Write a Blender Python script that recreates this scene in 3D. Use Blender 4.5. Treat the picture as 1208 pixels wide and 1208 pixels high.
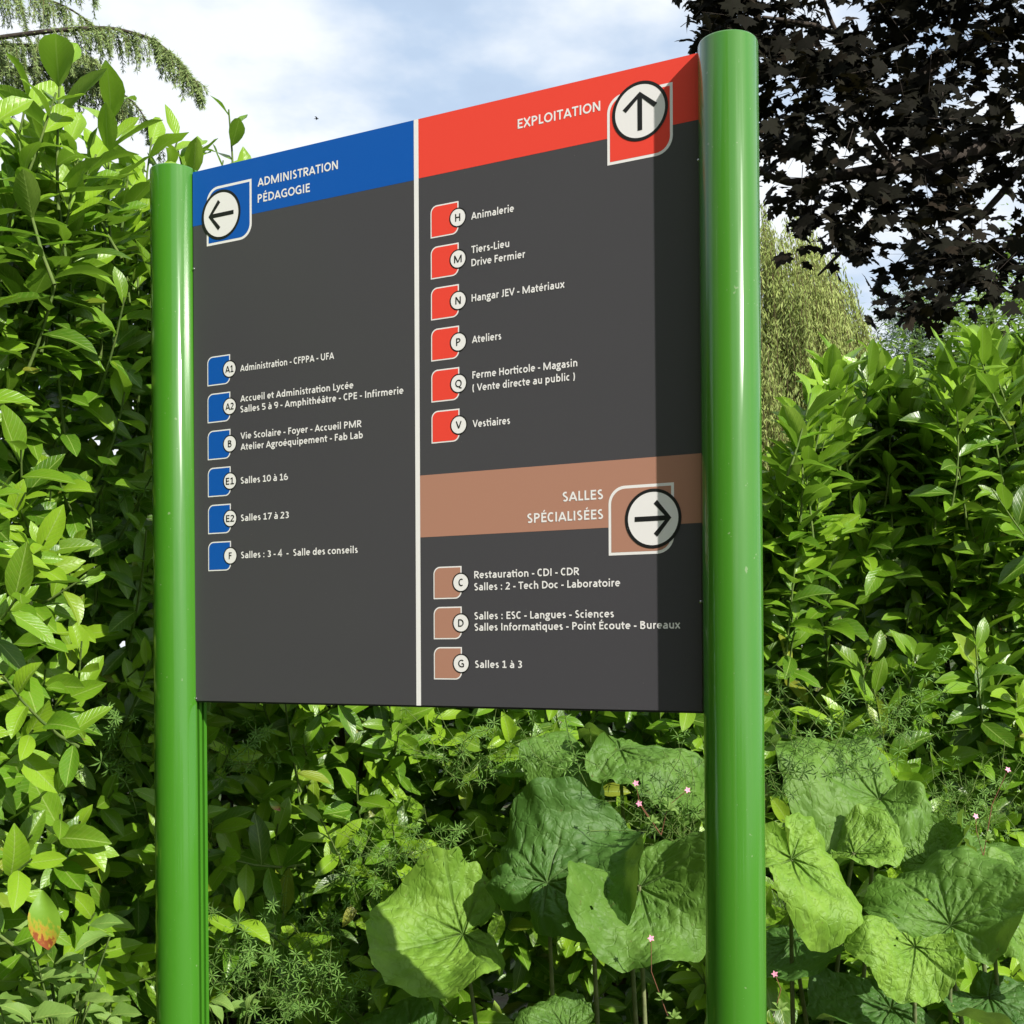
import bpy, bmesh, math, random
import numpy as np
from mathutils import Vector, Matrix
random.seed(11); rng = np.random.default_rng(11)
R = math.radians
scene = bpy.context.scene
COL = scene.collection
for o in list(bpy.data.objects): bpy.data.objects.remove(o)

# ------------------------------------------------------------------ camera
FPX, CY, ROLL, EYE = 1426.73, 761.85, -0.0047, 1.55
cam_d = bpy.data.cameras.new('camera'); cam = bpy.data.objects.new('camera', cam_d); COL.objects.link(cam)
cr, sr = math.cos(ROLL), math.sin(ROLL)
cam.matrix_world = Matrix(((cr, -sr, 0, 0), (0, 0, -1, 0), (sr, cr, 0, EYE), (0, 0, 0, 1)))
cam_d.sensor_width = 36; cam_d.lens = FPX/1208*36; cam_d.shift_y = (CY-604)/1208
cam_d.clip_start = 0.05; cam_d.clip_end = 3000
scene.camera = cam
def P(px, py, Z):                         # a pixel of the photograph at a depth -> a point of the place
    dx, dy = px-604, py-CY
    u = cr*dx+sr*dy; v = -sr*dx+cr*dy
    return Vector((u/FPX*Z, Z, EYE-v/FPX*Z))
def project(p):
    u = FPX*p[0]/p[1]; v = -FPX*(p[2]-EYE)/p[1]
    return 604+cr*u-sr*v, CY+sr*u+cr*v

# ------------------------------------------------------------------ light
SUN_H = Vector((0.658, -0.7524)); SUN_EL = R(32)
sun_dir = Vector((SUN_H.x*math.cos(SUN_EL), SUN_H.y*math.cos(SUN_EL), math.sin(SUN_EL)))
sd = bpy.data.lights.new('sun', 'SUN'); sd.energy = 5.0; sd.angle = R(0.6); sd.color = (1, .955, .88)
so = bpy.data.objects.new('sun', sd); COL.objects.link(so)
so.rotation_euler = sun_dir.to_track_quat('Z', 'Y').to_euler()
world = bpy.data.worlds.new('World'); scene.world = world; world.use_nodes = True
nt = world.node_tree; N = nt.nodes; LK = nt.links; N.clear()
out = N.new('ShaderNodeOutputWorld'); bg = N.new('ShaderNodeBackground')
sky = N.new('ShaderNodeTexSky'); sky.sky_type = 'NISHITA'; sky.sun_disc = False
sky.sun_elevation = SUN_EL; sky.sun_rotation = math.atan2(SUN_H.x, SUN_H.y)
sky.air_density = 1.0; sky.dust_density = 1.2; sky.ozone_density = 1.2
bg.inputs[1].default_value = 0.10
tc = N.new('ShaderNodeTexCoord'); sep = N.new('ShaderNodeSeparateXYZ'); LK.new(tc.outputs['Generated'], sep.inputs[0])
mz = N.new('ShaderNodeMath'); mz.operation = 'MAXIMUM'; LK.new(sep.outputs[2], mz.inputs[0]); mz.inputs[1].default_value = 0.0
az = N.new('ShaderNodeMath'); az.operation = 'ADD'; LK.new(mz.outputs[0], az.inputs[0]); az.inputs[1].default_value = 0.16
dv = N.new('ShaderNodeVectorMath'); dv.operation = 'DIVIDE'; LK.new(tc.outputs['Generated'], dv.inputs[0])
cb = N.new('ShaderNodeCombineXYZ'); LK.new(az.outputs[0], cb.inputs[0]); LK.new(az.outputs[0], cb.inputs[1]); cb.inputs[2].default_value = 1e6
LK.new(cb.outputs[0], dv.inputs[1])
n1 = N.new('ShaderNodeTexNoise'); n1.inputs['Scale'].default_value = 2.3; n1.inputs['Detail'].default_value = 6; n1.inputs['Roughness'].default_value = .52
mp = N.new('ShaderNodeMapping'); mp.inputs['Location'].default_value = (3.7, 1.2, 0); LK.new(dv.outputs[0], mp.inputs[0]); LK.new(mp.outputs[0], n1.inputs[0])
rp = N.new('ShaderNodeValToRGB'); rp.color_ramp.elements[0].position = .36; rp.color_ramp.elements[1].position = .54
rp.color_ramp.elements[0].color = (.72, .72, .72, 1); rp.color_ramp.elements[1].color = (.97, .97, .97, 1)
LK.new(n1.outputs[0], rp.inputs[0])
n2 = N.new('ShaderNodeTexNoise'); n2.inputs['Scale'].default_value = 5.0; n2.inputs['Detail'].default_value = 5; LK.new(mp.outputs[0], n2.inputs[0])
cc = N.new('ShaderNodeValToRGB'); cc.color_ramp.elements[0].position = .40; cc.color_ramp.elements[1].position = .56
cc.color_ramp.elements[0].color = (4.7, 5.8, 7.3, 1); cc.color_ramp.elements[1].color = (7.3, 7.6, 7.95, 1)
LK.new(n1.outputs[0], cc.inputs[0])
mx = N.new('ShaderNodeMix'); mx.data_type = 'RGBA'; LK.new(rp.outputs[0], mx.inputs[0]); LK.new(sky.outputs[0], mx.inputs[6]); LK.new(cc.outputs[0], mx.inputs[7])
LK.new(mx.outputs[2], bg.inputs[0]); LK.new(bg.outputs[0], out.inputs[0])
vs = scene.view_settings; vs.view_transform = 'Standard'; vs.look = 'None'; vs.exposure = 0.48; vs.gamma = 1; vs.use_curve_mapping = False
scene.render.resolution_x = scene.render.resolution_y = 1024
scene.cycles.max_bounces = 8; scene.cycles.transparent_max_bounces = 8

# ------------------------------------------------------------------ helpers
def tag(o, label=None, cat=None, group=None, kind=None):
    if label: o['label'] = label
    if cat: o['category'] = cat
    if group: o['group'] = group
    if kind: o['kind'] = kind
    return o
def empty(name, loc, rz=0, **k):
    o = bpy.data.objects.new(name, None); COL.objects.link(o); o.location = loc; o.rotation_euler = (0, 0, rz)
    o.empty_display_size = .05
    return tag(o, **k)
def link(name, me, parent=None, mat=None):
    o = bpy.data.objects.new(name, me); COL.objects.link(o)
    if parent: o.parent = parent
    if mat and not me.materials: me.materials.append(mat)
    return o
def mesh_np(name, V, F, uv=None, attrs=None, mat=None, smooth=True):
    """V (n,3); F (m,k) of one polygon size, or a list of mixed faces"""
    me = bpy.data.meshes.new(name)
    V = np.asarray(V, dtype=np.float32)
    if isinstance(F, np.ndarray):
        m, k = F.shape
        me.vertices.add(len(V)); me.vertices.foreach_set('co', V.ravel())
        me.loops.add(m*k); me.loops.foreach_set('vertex_index', F.astype(np.int32).ravel())
        me.polygons.add(m); me.polygons.foreach_set('loop_start', np.arange(0, m*k, k, dtype=np.int32))
        me.update(calc_edges=True)
    else:
        me.from_pydata([tuple(map(float, v)) for v in V], [], [tuple(map(int, f)) for f in F]); me.update()
    if smooth: me.polygons.foreach_set('use_smooth', np.ones(len(me.polygons), dtype=bool))
    if uv is not None:
        l = me.uv_layers.new(name='UVMap'); li = np.empty(len(me.loops), dtype=np.int32); me.loops.foreach_get('vertex_index', li)
        l.data.foreach_set('uv', np.asarray(uv, dtype=np.float32)[li].ravel())
    for k, a in (attrs or {}).items():
        at = me.attributes.new(k, 'FLOAT', 'POINT'); at.data.foreach_set('value', np.asarray(a, dtype=np.float32))
    if mat: me.materials.append(mat)
    return me
def bm_mesh(name, bm, mat=None, smooth=False):
    bmesh.ops.recalc_face_normals(bm, faces=bm.faces)
    me = bpy.data.meshes.new(name); bm.to_mesh(me); bm.free()
    if smooth:
        for p in me.polygons: p.use_smooth = True
    if mat: me.materials.append(mat)
    return me
def tube_np(pts, rad, k=6):
    pts = np.asarray(pts, float); n = len(pts)
    rad = np.broadcast_to(np.asarray(rad, float), (n,))
    t = np.gradient(pts, axis=0); t /= np.linalg.norm(t, axis=1)[:, None]+1e-9
    ref = np.array([.31, .22, .93]); a = np.cross(t, ref); a /= np.linalg.norm(a, axis=1)[:, None]+1e-9
    b = np.cross(t, a); th = np.arange(k)*2*np.pi/k
    V = pts[:, None]+rad[:, None, None]*(a[:, None]*np.cos(th)[None, :, None]+b[:, None]*np.sin(th)[None, :, None])
    F = []
    for i in range(n-1):
        for j in range(k): F.append((i*k+j, i*k+(j+1) % k, (i+1)*k+(j+1) % k, (i+1)*k+j))
    return V.reshape(-1, 3), np.array(F)
def join_np(parts):
    Vs, Fs, o = [], [], 0
    for V, F in parts: Vs.append(V); Fs.append(F+o); o += len(V)
    return np.concatenate(Vs), np.concatenate(Fs)

# ------------------------------------------------------------------ materials
def mat(name, color, rough=.5, spec=.5, coat=0, coat_r=.05, metal=0):
    m = bpy.data.materials.new(name); m.use_nodes = True; b = m.node_tree.nodes['Principled BSDF']
    b.inputs['Base Color'].default_value = (*color, 1); b.inputs['Roughness'].default_value = rough
    b.inputs['Specular IOR Level'].default_value = spec; b.inputs['Coat Weight'].default_value = coat
    b.inputs['Coat Roughness'].default_value = coat_r; b.inputs['Metallic'].default_value = metal
    return m
def nodes(m): return m.node_tree.nodes, m.node_tree.links, m.node_tree.nodes['Principled BSDF']
def nd(Nn, t, **k):
    n = Nn.new(t)
    for a, v in k.items(): setattr(n, a, v)
    return n
def math_(Nn, L, op, a, b=None, clamp=False):
    n = nd(Nn, 'ShaderNodeMath', operation=op, use_clamp=clamp)
    for i, v in enumerate((a, b)):
        if v is None: continue
        if hasattr(v, 'links'): L.new(v, n.inputs[i])
        else: n.inputs[i].default_value = v
    return n.outputs[0]
def ramp(Nn, L, fac, stops):
    r = nd(Nn, 'ShaderNodeValToRGB'); e = r.color_ramp.elements
    while len(e) < len(stops): e.new(.5)
    for i, (p, c) in enumerate(stops): e[i].position = p; e[i].color = (*c, 1)
    L.new(fac, r.inputs[0]); return r.outputs[0]
def mixc(Nn, L, fac, a, b, blend='MIX'):
    n = nd(Nn, 'ShaderNodeMix', data_type='RGBA', blend_type=blend)
    for i, v in ((0, fac), (6, a), (7, b)):
        if hasattr(v, 'links'): L.new(v, n.inputs[i])
        elif isinstance(v, tuple): n.inputs[i].default_value = (*v, 1)
        else: n.inputs[i].default_value = v
    return n.outputs[2]

def leaf_material(name, stops, young, under, rough=.3, transl=.3, tcol=(.27, .50, .04), vein=(.3, .42, .1), vein_w=.045, side=True, bump=.4, coat=0, spec=.5, blemish=True, side_n=34):
    """var/age per leaf; upper and under side differ, midrib and side veins from the leaf's own UV"""
    m = bpy.data.materials.new(name); m.use_nodes = True; Nn, L, b = nodes(m)
    va = nd(Nn, 'ShaderNodeAttribute', attribute_name='var').outputs['Fac']
    oi = nd(Nn, 'ShaderNodeObjectInfo').outputs['Random']
    v = math_(Nn, L, 'FRACT', math_(Nn, L, 'ADD', va, oi))
    age = nd(Nn, 'ShaderNodeAttribute', attribute_name='age').outputs['Fac']
    col = ramp(Nn, L, v, stops)
    col = mixc(Nn, L, age, col, young)
    uv = nd(Nn, 'ShaderNodeUVMap').outputs[0]; sp = nd(Nn, 'ShaderNodeSeparateXYZ'); L.new(uv, sp.inputs[0])
    ax = math_(Nn, L, 'ABSOLUTE', math_(Nn, L, 'SUBTRACT', sp.outputs[0], .5))       # distance from the midrib
    geo = nd(Nn, 'ShaderNodeNewGeometry')
    tcn = nd(Nn, 'ShaderNodeTexCoord')
    ns = nd(Nn, 'ShaderNodeTexNoise'); ns.inputs['Scale'].default_value = 9; ns.inputs['Detail'].default_value = 4; L.new(uv, ns.inputs[0])
    col = mixc(Nn, L, math_(Nn, L, 'MULTIPLY', ns.outputs[0], .25), col, tuple(c*1.4 for c in stops[-1][1]))
    mid = math_(Nn, L, 'LESS_THAN', ax, vein_w*.5)
    hgt = None
    if side:
        s = math_(Nn, L, 'SINE', math_(Nn, L, 'MULTIPLY', math_(Nn, L, 'SUBTRACT', sp.outputs[1], math_(Nn, L, 'MULTIPLY', ax, .62)), float(side_n)*math.pi*.55))
        sv = math_(Nn, L, 'POWER', math_(Nn, L, 'MULTIPLY', math_(Nn, L, 'ADD', s, 1.0), .5), 9.0)
        col = mixc(Nn, L, math_(Nn, L, 'MULTIPLY', sv, .16), col, vein)
        hgt = sv
    col = mixc(Nn, L, math_(Nn, L, 'MULTIPLY', mid, .75), col, vein)
    if blemish:
        n3 = nd(Nn, 'ShaderNodeTexNoise'); n3.inputs['Scale'].default_value = 26; L.new(tcn.outputs['Object'], n3.inputs[0])
        bl = ramp(Nn, L, n3.outputs[0], [(.70, (0, 0, 0)), (.74, (1, 1, 1))])
        col = mixc(Nn, L, math_(Nn, L, 'MULTIPLY', bl, .6), col, (.16, .10, .03))
    col2 = mixc(Nn, L, geo.outputs['Backfacing'], col, mixc(Nn, L, math_(Nn, L, 'MULTIPLY', mid, .6), mixc(Nn, L, .35, under, col), vein))
    L.new(col2, b.inputs['Base Color'])
    rr = math_(Nn, L, 'ADD', math_(Nn, L, 'MULTIPLY', geo.outputs['Backfacing'], .28), rough)
    rr = math_(Nn, L, 'ADD', rr, math_(Nn, L, 'MULTIPLY', ns.outputs[0], .08)); L.new(rr, b.inputs['Roughness'])
    b.inputs['Specular IOR Level'].default_value = spec; b.inputs['Coat Weight'].default_value = coat; b.inputs['Coat Roughness'].default_value = .22
    bp = nd(Nn, 'ShaderNodeBump'); bp.inputs['Strength'].default_value = bump; bp.inputs['Distance'].default_value = .0015
    if hgt is not None:
        hh = math_(Nn, L, 'ADD', math_(Nn, L, 'MULTIPLY', hgt, -.6), math_(Nn, L, 'MULTIPLY', ns.outputs[0], 1.2)); L.new(hh, bp.inputs['Height'])
    else: L.new(ns.outputs[0], bp.inputs['Height'])
    L.new(bp.outputs[0], b.inputs['Normal'])
    tr = nd(Nn, 'ShaderNodeBsdfTranslucent'); L.new(mixc(Nn, L, .55, col, tcol), tr.inputs[0])
    ms = nd(Nn, 'ShaderNodeMixShader'); ms.inputs[0].default_value = transl
    L.new(b.outputs[0], ms.inputs[1]); L.new(tr.outputs[0], ms.inputs[2])
    L.new(ms.outputs[0], Nn['Material Output'].inputs[0])
    return m

M_laurel = leaf_material('laurel_leaf', [(0, (.022, .10, .006)), (.35, (.050, .175, .008)), (.7, (.095, .26, .010)), (.94, (.15, .32, .016)), (1, (.24, .25, .03))], (.22, .41, .018), (.20, .30, .04), rough=.30, transl=.30, coat=.0, spec=.45)
M_matte = leaf_material('soft_leaf', [(0, (.09, .19, .03)), (1, (.15, .27, .05))], (.22, .34, .08), (.20, .28, .11), rough=.55, transl=.3, spec=.3)
M_maple = leaf_material('maple_leaf', [(0, (.004, .0045, .003)), (.8, (.009, .010, .006)), (1, (.020, .015, .010))], (.02, .012, .008), (.006, .0065, .0045), rough=.7, transl=.08, tcol=(.07, .06, .02), vein=(.01, .008, .006), side=False, spec=.06, blemish=False)
M_willow = leaf_material('willow_leaf', [(0, (.16, .23, .06)), (1, (.28, .35, .09))], (.50, .56, .19), (.28, .34, .12), rough=.6, transl=.35, tcol=(.5, .5, .15), side=False, blemish=False, spec=.25)
M_needle = leaf_material('cedar_needle', [(0, (.11, .18, .07)), (1, (.21, .29, .10))], (.34, .40, .14), (.16, .23, .09), rough=.6, transl=.15, side=False, blemish=False, spec=.2)
M_bluecedar = leaf_material('blue_cedar_needle', [(0, (.10, .17, .12)), (1, (.16, .23, .15))], (.2, .28, .18), (.14, .20, .13), rough=.6, transl=.15, side=False, blemish=False, spec=.2)
M_bush = leaf_material('tree_leaf', [(0, (.07, .14, .03)), (1, (.15, .24, .05))], (.26, .34, .09), (.14, .2, .07), rough=.5, transl=.3, side=False, blemish=False)
M_cleaver = leaf_material('cleavers_leaf', [(0, (.05, .13, .02)), (1, (.12, .25, .035))], (.2, .34, .08), (.14, .24, .06), rough=.55, transl=.3, side=False, blemish=False, spec=.3)

def bark(name, c1, c2):
    m = mat(name, c1, .85, .2); Nn, L, b = nodes(m)
    t = nd(Nn, 'ShaderNodeTexCoord'); n = nd(Nn, 'ShaderNodeTexNoise'); n.inputs['Scale'].default_value = 30; n.inputs['Detail'].default_value = 6
    L.new(t.outputs['Object'], n.inputs[0]); L.new(ramp(Nn, L, n.outputs[0], [(.3, c1), (.7, c2)]), b.inputs['Base Color'])
    bp = nd(Nn, 'ShaderNodeBump'); bp.inputs['Strength'].default_value = .5; bp.inputs['Distance'].default_value = .01; L.new(n.outputs[0], bp.inputs['Height']); L.new(bp.outputs[0], b.inputs['Normal'])
    return m
M_bark = bark('bark', (.035, .028, .022), (.075, .06, .05))
M_stem = bark('green_stem', (.08, .14, .03), (.14, .19, .05))
M_twig = bark('brown_twig', (.08, .07, .03), (.16, .12, .06))
M_stalk = bark('leaf_stalk', (.10, .13, .05), (.20, .22, .10))

def big_leaf_mat():
    m = bpy.data.materials.new('butterbur_leaf'); m.use_nodes = True; Nn, L, b = nodes(m)
    vn = nd(Nn, 'ShaderNodeAttribute', attribute_name='vein').outputs['Fac']
    tone = nd(Nn, 'ShaderNodeAttribute', attribute_name='age').outputs['Fac']  # age slot holds tone
    uv = nd(Nn, 'ShaderNodeUVMap').outputs[0]; geo = nd(Nn, 'ShaderNodeNewGeometry')
    vo = nd(Nn, 'ShaderNodeTexVoronoi', feature='DISTANCE_TO_EDGE'); vo.inputs['Scale'].default_value = 14; 
    wn = nd(Nn, 'ShaderNodeTexNoise'); wn.inputs['Scale'].default_value = 7; wn.inputs['Detail'].default_value = 3; L.new(uv, wn.inputs[0])
    wv = mixc(Nn, L, .14, uv, wn.outputs[1]); L.new(wv, vo.inputs[0])
    net = ramp(Nn, L, vo.outputs[0], [(0, (1, 1, 1)), (.10, (0, 0, 0))])
    n = nd(Nn, 'ShaderNodeTexNoise'); n.inputs['Scale'].default_value = 5; n.inputs['Detail'].default_value = 5; L.new(uv, n.inputs[0])
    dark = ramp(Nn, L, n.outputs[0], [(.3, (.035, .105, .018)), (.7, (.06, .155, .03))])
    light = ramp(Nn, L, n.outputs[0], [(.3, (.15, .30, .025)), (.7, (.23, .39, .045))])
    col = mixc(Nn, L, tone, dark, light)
    col = mixc(Nn, L, math_(Nn, L, 'MULTIPLY', net, .05), col, (.20, .34, .10))
    col = mixc(Nn, L, math_(Nn, L, 'MULTIPLY', vn, .36), col, (.27, .40, .15))
    n4 = nd(Nn, 'ShaderNodeTexNoise'); n4.inputs['Scale'].default_value = 22; L.new(uv, n4.inputs[0])
    bl = ramp(Nn, L, n4.outputs[0], [(.71, (0, 0, 0)), (.74, (1, 1, 1))])
    col = mixc(Nn, L, math_(Nn, L, 'MULTIPLY', bl, .55), col, (.13, .09, .035))
    col2 = mixc(Nn, L, geo.outputs['Backfacing'], col, mixc(Nn, L, .55, col, (.25, .34, .18)))
    L.new(col2, b.inputs['Base Color']); b.inputs['Roughness'].default_value = .55; b.inputs['Specular IOR Level'].default_value = .35
    hh = math_(Nn, L, 'ADD', math_(Nn, L, 'MULTIPLY', net, -.16), math_(Nn, L, 'ADD', math_(Nn, L, 'MULTIPLY', vn, -1.0), math_(Nn, L, 'MULTIPLY', n.outputs[0], 1.6)))
    bp = nd(Nn, 'ShaderNodeBump'); bp.inputs['Strength'].default_value = .9; bp.inputs['Distance'].default_value = .007; L.new(hh, bp.inputs['Height']); L.new(bp.outputs[0], b.inputs['Normal'])
    tr = nd(Nn, 'ShaderNodeBsdfTranslucent'); L.new(mixc(Nn, L, .5, col, (.35, .55, .05)), tr.inputs[0])
    ms = nd(Nn, 'ShaderNodeMixShader'); ms.inputs[0].default_value = .27
    L.new(b.outputs[0], ms.inputs[1]); L.new(tr.outputs[0], ms.inputs[2]); L.new(ms.outputs[0], Nn['Material Output'].inputs[0])
    return m
M_big = big_leaf_mat()

# ------------------------------------------------------------------ ground
def ground_mat():
    m = mat('soil_and_grass', (.06, .06, .03), .9, .2); Nn, L, b = nodes(m)
    t = nd(Nn, 'ShaderNodeTexCoord'); n = nd(Nn, 'ShaderNodeTexNoise'); n.inputs['Scale'].default_value = 3; n.inputs['Detail'].default_value = 10
    L.new(t.outputs['Object'], n.inputs[0]); L.new(ramp(Nn, L, n.outputs[0], [(.35, (.05, .04, .025)), (.6, (.05, .085, .02))]), b.inputs['Base Color'])
    bp = nd(Nn, 'ShaderNodeBump'); bp.inputs['Distance'].default_value = .05; L.new(n.outputs[0], bp.inputs['Height']); L.new(bp.outputs[0], b.inputs['Normal'])
    return m
xs = np.concatenate([-np.geomspace(1000, 4, 16), np.linspace(-3.5, 3.5, 30), np.geomspace(4, 1000, 16)])
gx, gy = np.meshgrid(xs, xs); near = np.exp(-(gx**2+(gy-3)**2)/60)
gz = near*(.03*np.sin(gx*2.3+gy)+.025*np.sin(gy*3.1-gx*1.7))-.02
nx = len(xs); gi = np.arange(nx*nx).reshape(nx, nx)
GF = np.stack([gi[:-1, :-1], gi[:-1, 1:], gi[1:, 1:], gi[1:, :-1]], -1).reshape(-1, 4)
g = link('ground', mesh_np('ground', np.stack([gx, gy, gz], -1).reshape(-1, 3), GF, mat=ground_mat())); tag(g, 'weedy soil and grass under the hedge', kind='structure')

# ------------------------------------------------------------------ the sign
def paint(name, c, rough, coat=0.0, spec=.5, fine=.12):
    m = mat(name, c, rough, spec, coat, .06); Nn, L, b = nodes(m)
    t = nd(Nn, 'ShaderNodeTexCoord'); n = nd(Nn, 'ShaderNodeTexNoise'); n.inputs['Scale'].default_value = 3.0; n.inputs['Detail'].default_value = 8; n.inputs['Roughness'].default_value = .65
    L.new(t.outputs['Object'], n.inputs[0])
    L.new(math_(Nn, L, 'ADD', math_(Nn, L, 'MULTIPLY', n.outputs[0], fine), rough-fine*.5), b.inputs['Roughness'])
    n2_ = nd(Nn, 'ShaderNodeTexNoise'); n2_.inputs['Scale'].default_value = 210; L.new(t.outputs['Object'], n2_.inputs[0])
    dust = ramp(Nn, L, n2_.outputs[0], [(.74, (0, 0, 0)), (.78, (1, 1, 1))])
    L.new(mixc(Nn, L, math_(Nn, L, 'MULTIPLY', dust, .25), mixc(Nn, L, math_(Nn, L, 'MULTIPLY', n.outputs[0], .10), c, tuple(min(1, x*.8+.03) for x in c)), (.35, .35, .3)), b.inputs['Base Color'])
    return m
M_post = paint('green_gloss_paint', (.040, .172, .009), .5, coat=1.0, fine=.06, spec=.10)
Nn, L, b = nodes(M_post)                                             # rain streaks and dust on the lacquer
t_ = nd(Nn, 'ShaderNodeTexCoord'); mp_ = nd(Nn, 'ShaderNodeMapping'); mp_.inputs['Scale'].default_value = (60, 60, 1.6); L.new(t_.outputs['Object'], mp_.inputs[0])
st_ = nd(Nn, 'ShaderNodeTexNoise'); st_.inputs['Scale'].default_value = 1.0; st_.inputs['Detail'].default_value = 5; L.new(mp_.outputs[0], st_.inputs[0])
L.new(ramp(Nn, L, st_.outputs[0], [(.35, (.03, .03, .03)), (.75, (.30, .30, .30))]), b.inputs['Coat Roughness'])
sp_ = nd(Nn, 'ShaderNodeTexNoise'); sp_.inputs['Scale'].default_value = 70; sp_.inputs['Detail'].default_value = 2; L.new(t_.outputs['Object'], sp_.inputs[0])
old = b.inputs['Base Color'].links[0].from_socket
c_ = mixc(Nn, L, math_(Nn, L, 'MULTIPLY', ramp(Nn, L, st_.outputs[0], [(.55, (0, 0, 0)), (.8, (1, 1, 1))]), .16), old, (.16, .25, .10))
L.new(mixc(Nn, L, math_(Nn, L, 'MULTIPLY', ramp(Nn, L, sp_.outputs[0], [(.735, (0, 0, 0)), (.76, (1, 1, 1))]), .35), c_, (.30, .34, .22)), b.inputs['Base Color'])
M_dark = paint('charcoal_panel', (.070, .067, .076), .30, spec=.4, fine=.10)
M_blue = paint('blue_print', (.006, .102, .46), .34, spec=.3, fine=.06); M_red = paint('red_print', (.90, .070, .047), .34, spec=.3, fine=.06)
M_brown = paint('brown_print', (.47, .235, .165), .34, spec=.3, fine=.06); M_white = paint('white_print', (.90, .875, .87), .34, spec=.3, fine=.06)
M_black = paint('black_print', (.012, .012, .014), .42, fine=.06); M_steel = mat('steel', (.5, .5, .5), .25, metal=1)
M_edge = paint('panel_edge', (.03, .03, .03), .6, fine=.04)
TH = .472421
SX, SY = -.721084+.6*math.cos(TH), 2.745960-.6*math.sin(TH)
PZ0 = EYE-.121641                                                    # underside of the panel
sign = empty('directory_sign', (SX, SY, 0), -TH, label='charcoal wayfinding board with blue, red and brown headers between two green posts', cat='sign')
def sx(mm): return mm/1000-.6
def sz(mm): return PZ0+1.2-mm/1000
LAY = .00018
def flat(name, poly, layer, m, parent=sign, holes=None):             # one printed shape, mm on the board from its top left
    y = -LAY*layer
    bm = bmesh.new(); vv = [bm.verts.new((sx(a), y, sz(b))) for a, b in poly]; f = bm.faces.new(vv)
    f.normal_update()
    if f.normal.y > 0: f.normal_flip()
    me = bpy.data.meshes.new(name); bm.to_mesh(me); bm.free(); me.materials.append(m)
    return link(name, me, parent)
def ring(name, cx, cy_, r0, r1, layer, m, parent, n=56):
    V = []; F = []
    for i in range(n):
        a = 2*math.pi*i/n
        for r in (r0, r1): V.append((sx(cx+r*math.cos(a)), -LAY*layer, sz(cy_+r*math.sin(a))))
    for i in range(n):
        j = (i+1) % n; F.append((2*i, 2*i+1, 2*j+1, 2*j))
    me = mesh_np(name, V, F, mat=m, smooth=False); return link(name, me, parent)
def box(name, x0, x1, y0, y1, z0, z1, m, parent, bevel=0):
    bm = bmesh.new(); bmesh.ops.create_cube(bm, size=1)
    for v in bm.verts: v.co = Vector(((x0+x1)/2+v.co.x*(x1-x0), (y0+y1)/2+v.co.y*(y1-y0), (z0+z1)/2+v.co.z*(z1-z0)))
    if bevel: bmesh.ops.bevel(bm, geom=bm.edges[:], offset=bevel, segments=2, affect='EDGES')
    return link(name, bm_mesh(name, bm, m), parent)
panel = box('panel', -.5985, .5985, .0, .026, PZ0, PZ0+1.2, M_dark, sign, bevel=.0008)
box('bottom_rail', -.5985, .5985, .003, .024, PZ0-.0032, PZ0-.0004, M_edge, sign)
def post(side):
    r = .053; cx = side*(.6+r); inner = -side                        # the groove side faces the board
    prof = [(r*math.cos(a), -r*math.sin(a)) for a in np.linspace(0, math.pi, 41)]   # half round to the front
    back = .036
    # groove side, from the back to the front, on the side of +1 (mirrored for the other post)
    gv = [(1, back), (1, .027), (.86, .027), (.86, .020), (.99, .020), (.99, .012), (.80, .012), (.80, .004), (1, .004)]
    pts = []
    arc = prof if inner > 0 else prof
    P2 = [(x, y) for x, y in arc]                                    # starts at +r, ends at -r
    left_plain = [(-r+.0002, .007), (-r+.0025, .020), (-r+.010, back)]
    if inner > 0: poly = P2+left_plain+[(r*a, b) for a, b in gv]
    else: poly = [(-x, y) for x, y in P2][0:]+[(-x, y) for x, y in left_plain]+[(-r*a, b) for a, b in gv]
    bm = bmesh.new(); top = PZ0+1.2+.012
    top = PZ0+1.2+(.003 if side > 0 else .011); zs = [-.05, top-.003, top]; rows = []
    for k, z in enumerate(zs):
        s = .975 if k == 2 else 1
        rows.append([bm.verts.new((cx+x*s+.0042*(PZ0+.8-z), y*s, z)) for x, y in poly])
    n = len(poly)
    for k in range(2):
        for i in range(n):
            f = bm.faces.new((rows[k][i], rows[k][(i+1) % n], rows[k+1][(i+1) % n], rows[k+1][i])); f.smooth = i < 43
    bm.faces.new(rows[2])
    me = bm_mesh('post', bm, M_post)
    o = link('post', me, sign)
    # cap let into the top of the post
    bm = bmesh.new(); v = [bm.verts.new((cx-.0017+x*.88, y*.88+.001, top+.0008)) for x, y in [(q[0], q[1]) for q in poly[:44]]]; bm.faces.new(v)
    link('post_cap', bm_mesh('post_cap', bm, M_edge), o)
    return o
post(-1); post(1)
for mmx, mmz in ((4, 1195), (1196, 196), (1196, 1000), (4, 220)):
    bm = bmesh.new(); bmesh.ops.create_uvsphere(bm, u_segments=10, v_segments=6, radius=.0028)
    for v in bm.verts: v.co = Vector((sx(mmx)+v.co.x, -.0008+v.co.y*.6, sz(mmz)+v.co.z))
    link('screw', bm_mesh('screw', bm, M_steel, True), sign)

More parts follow.
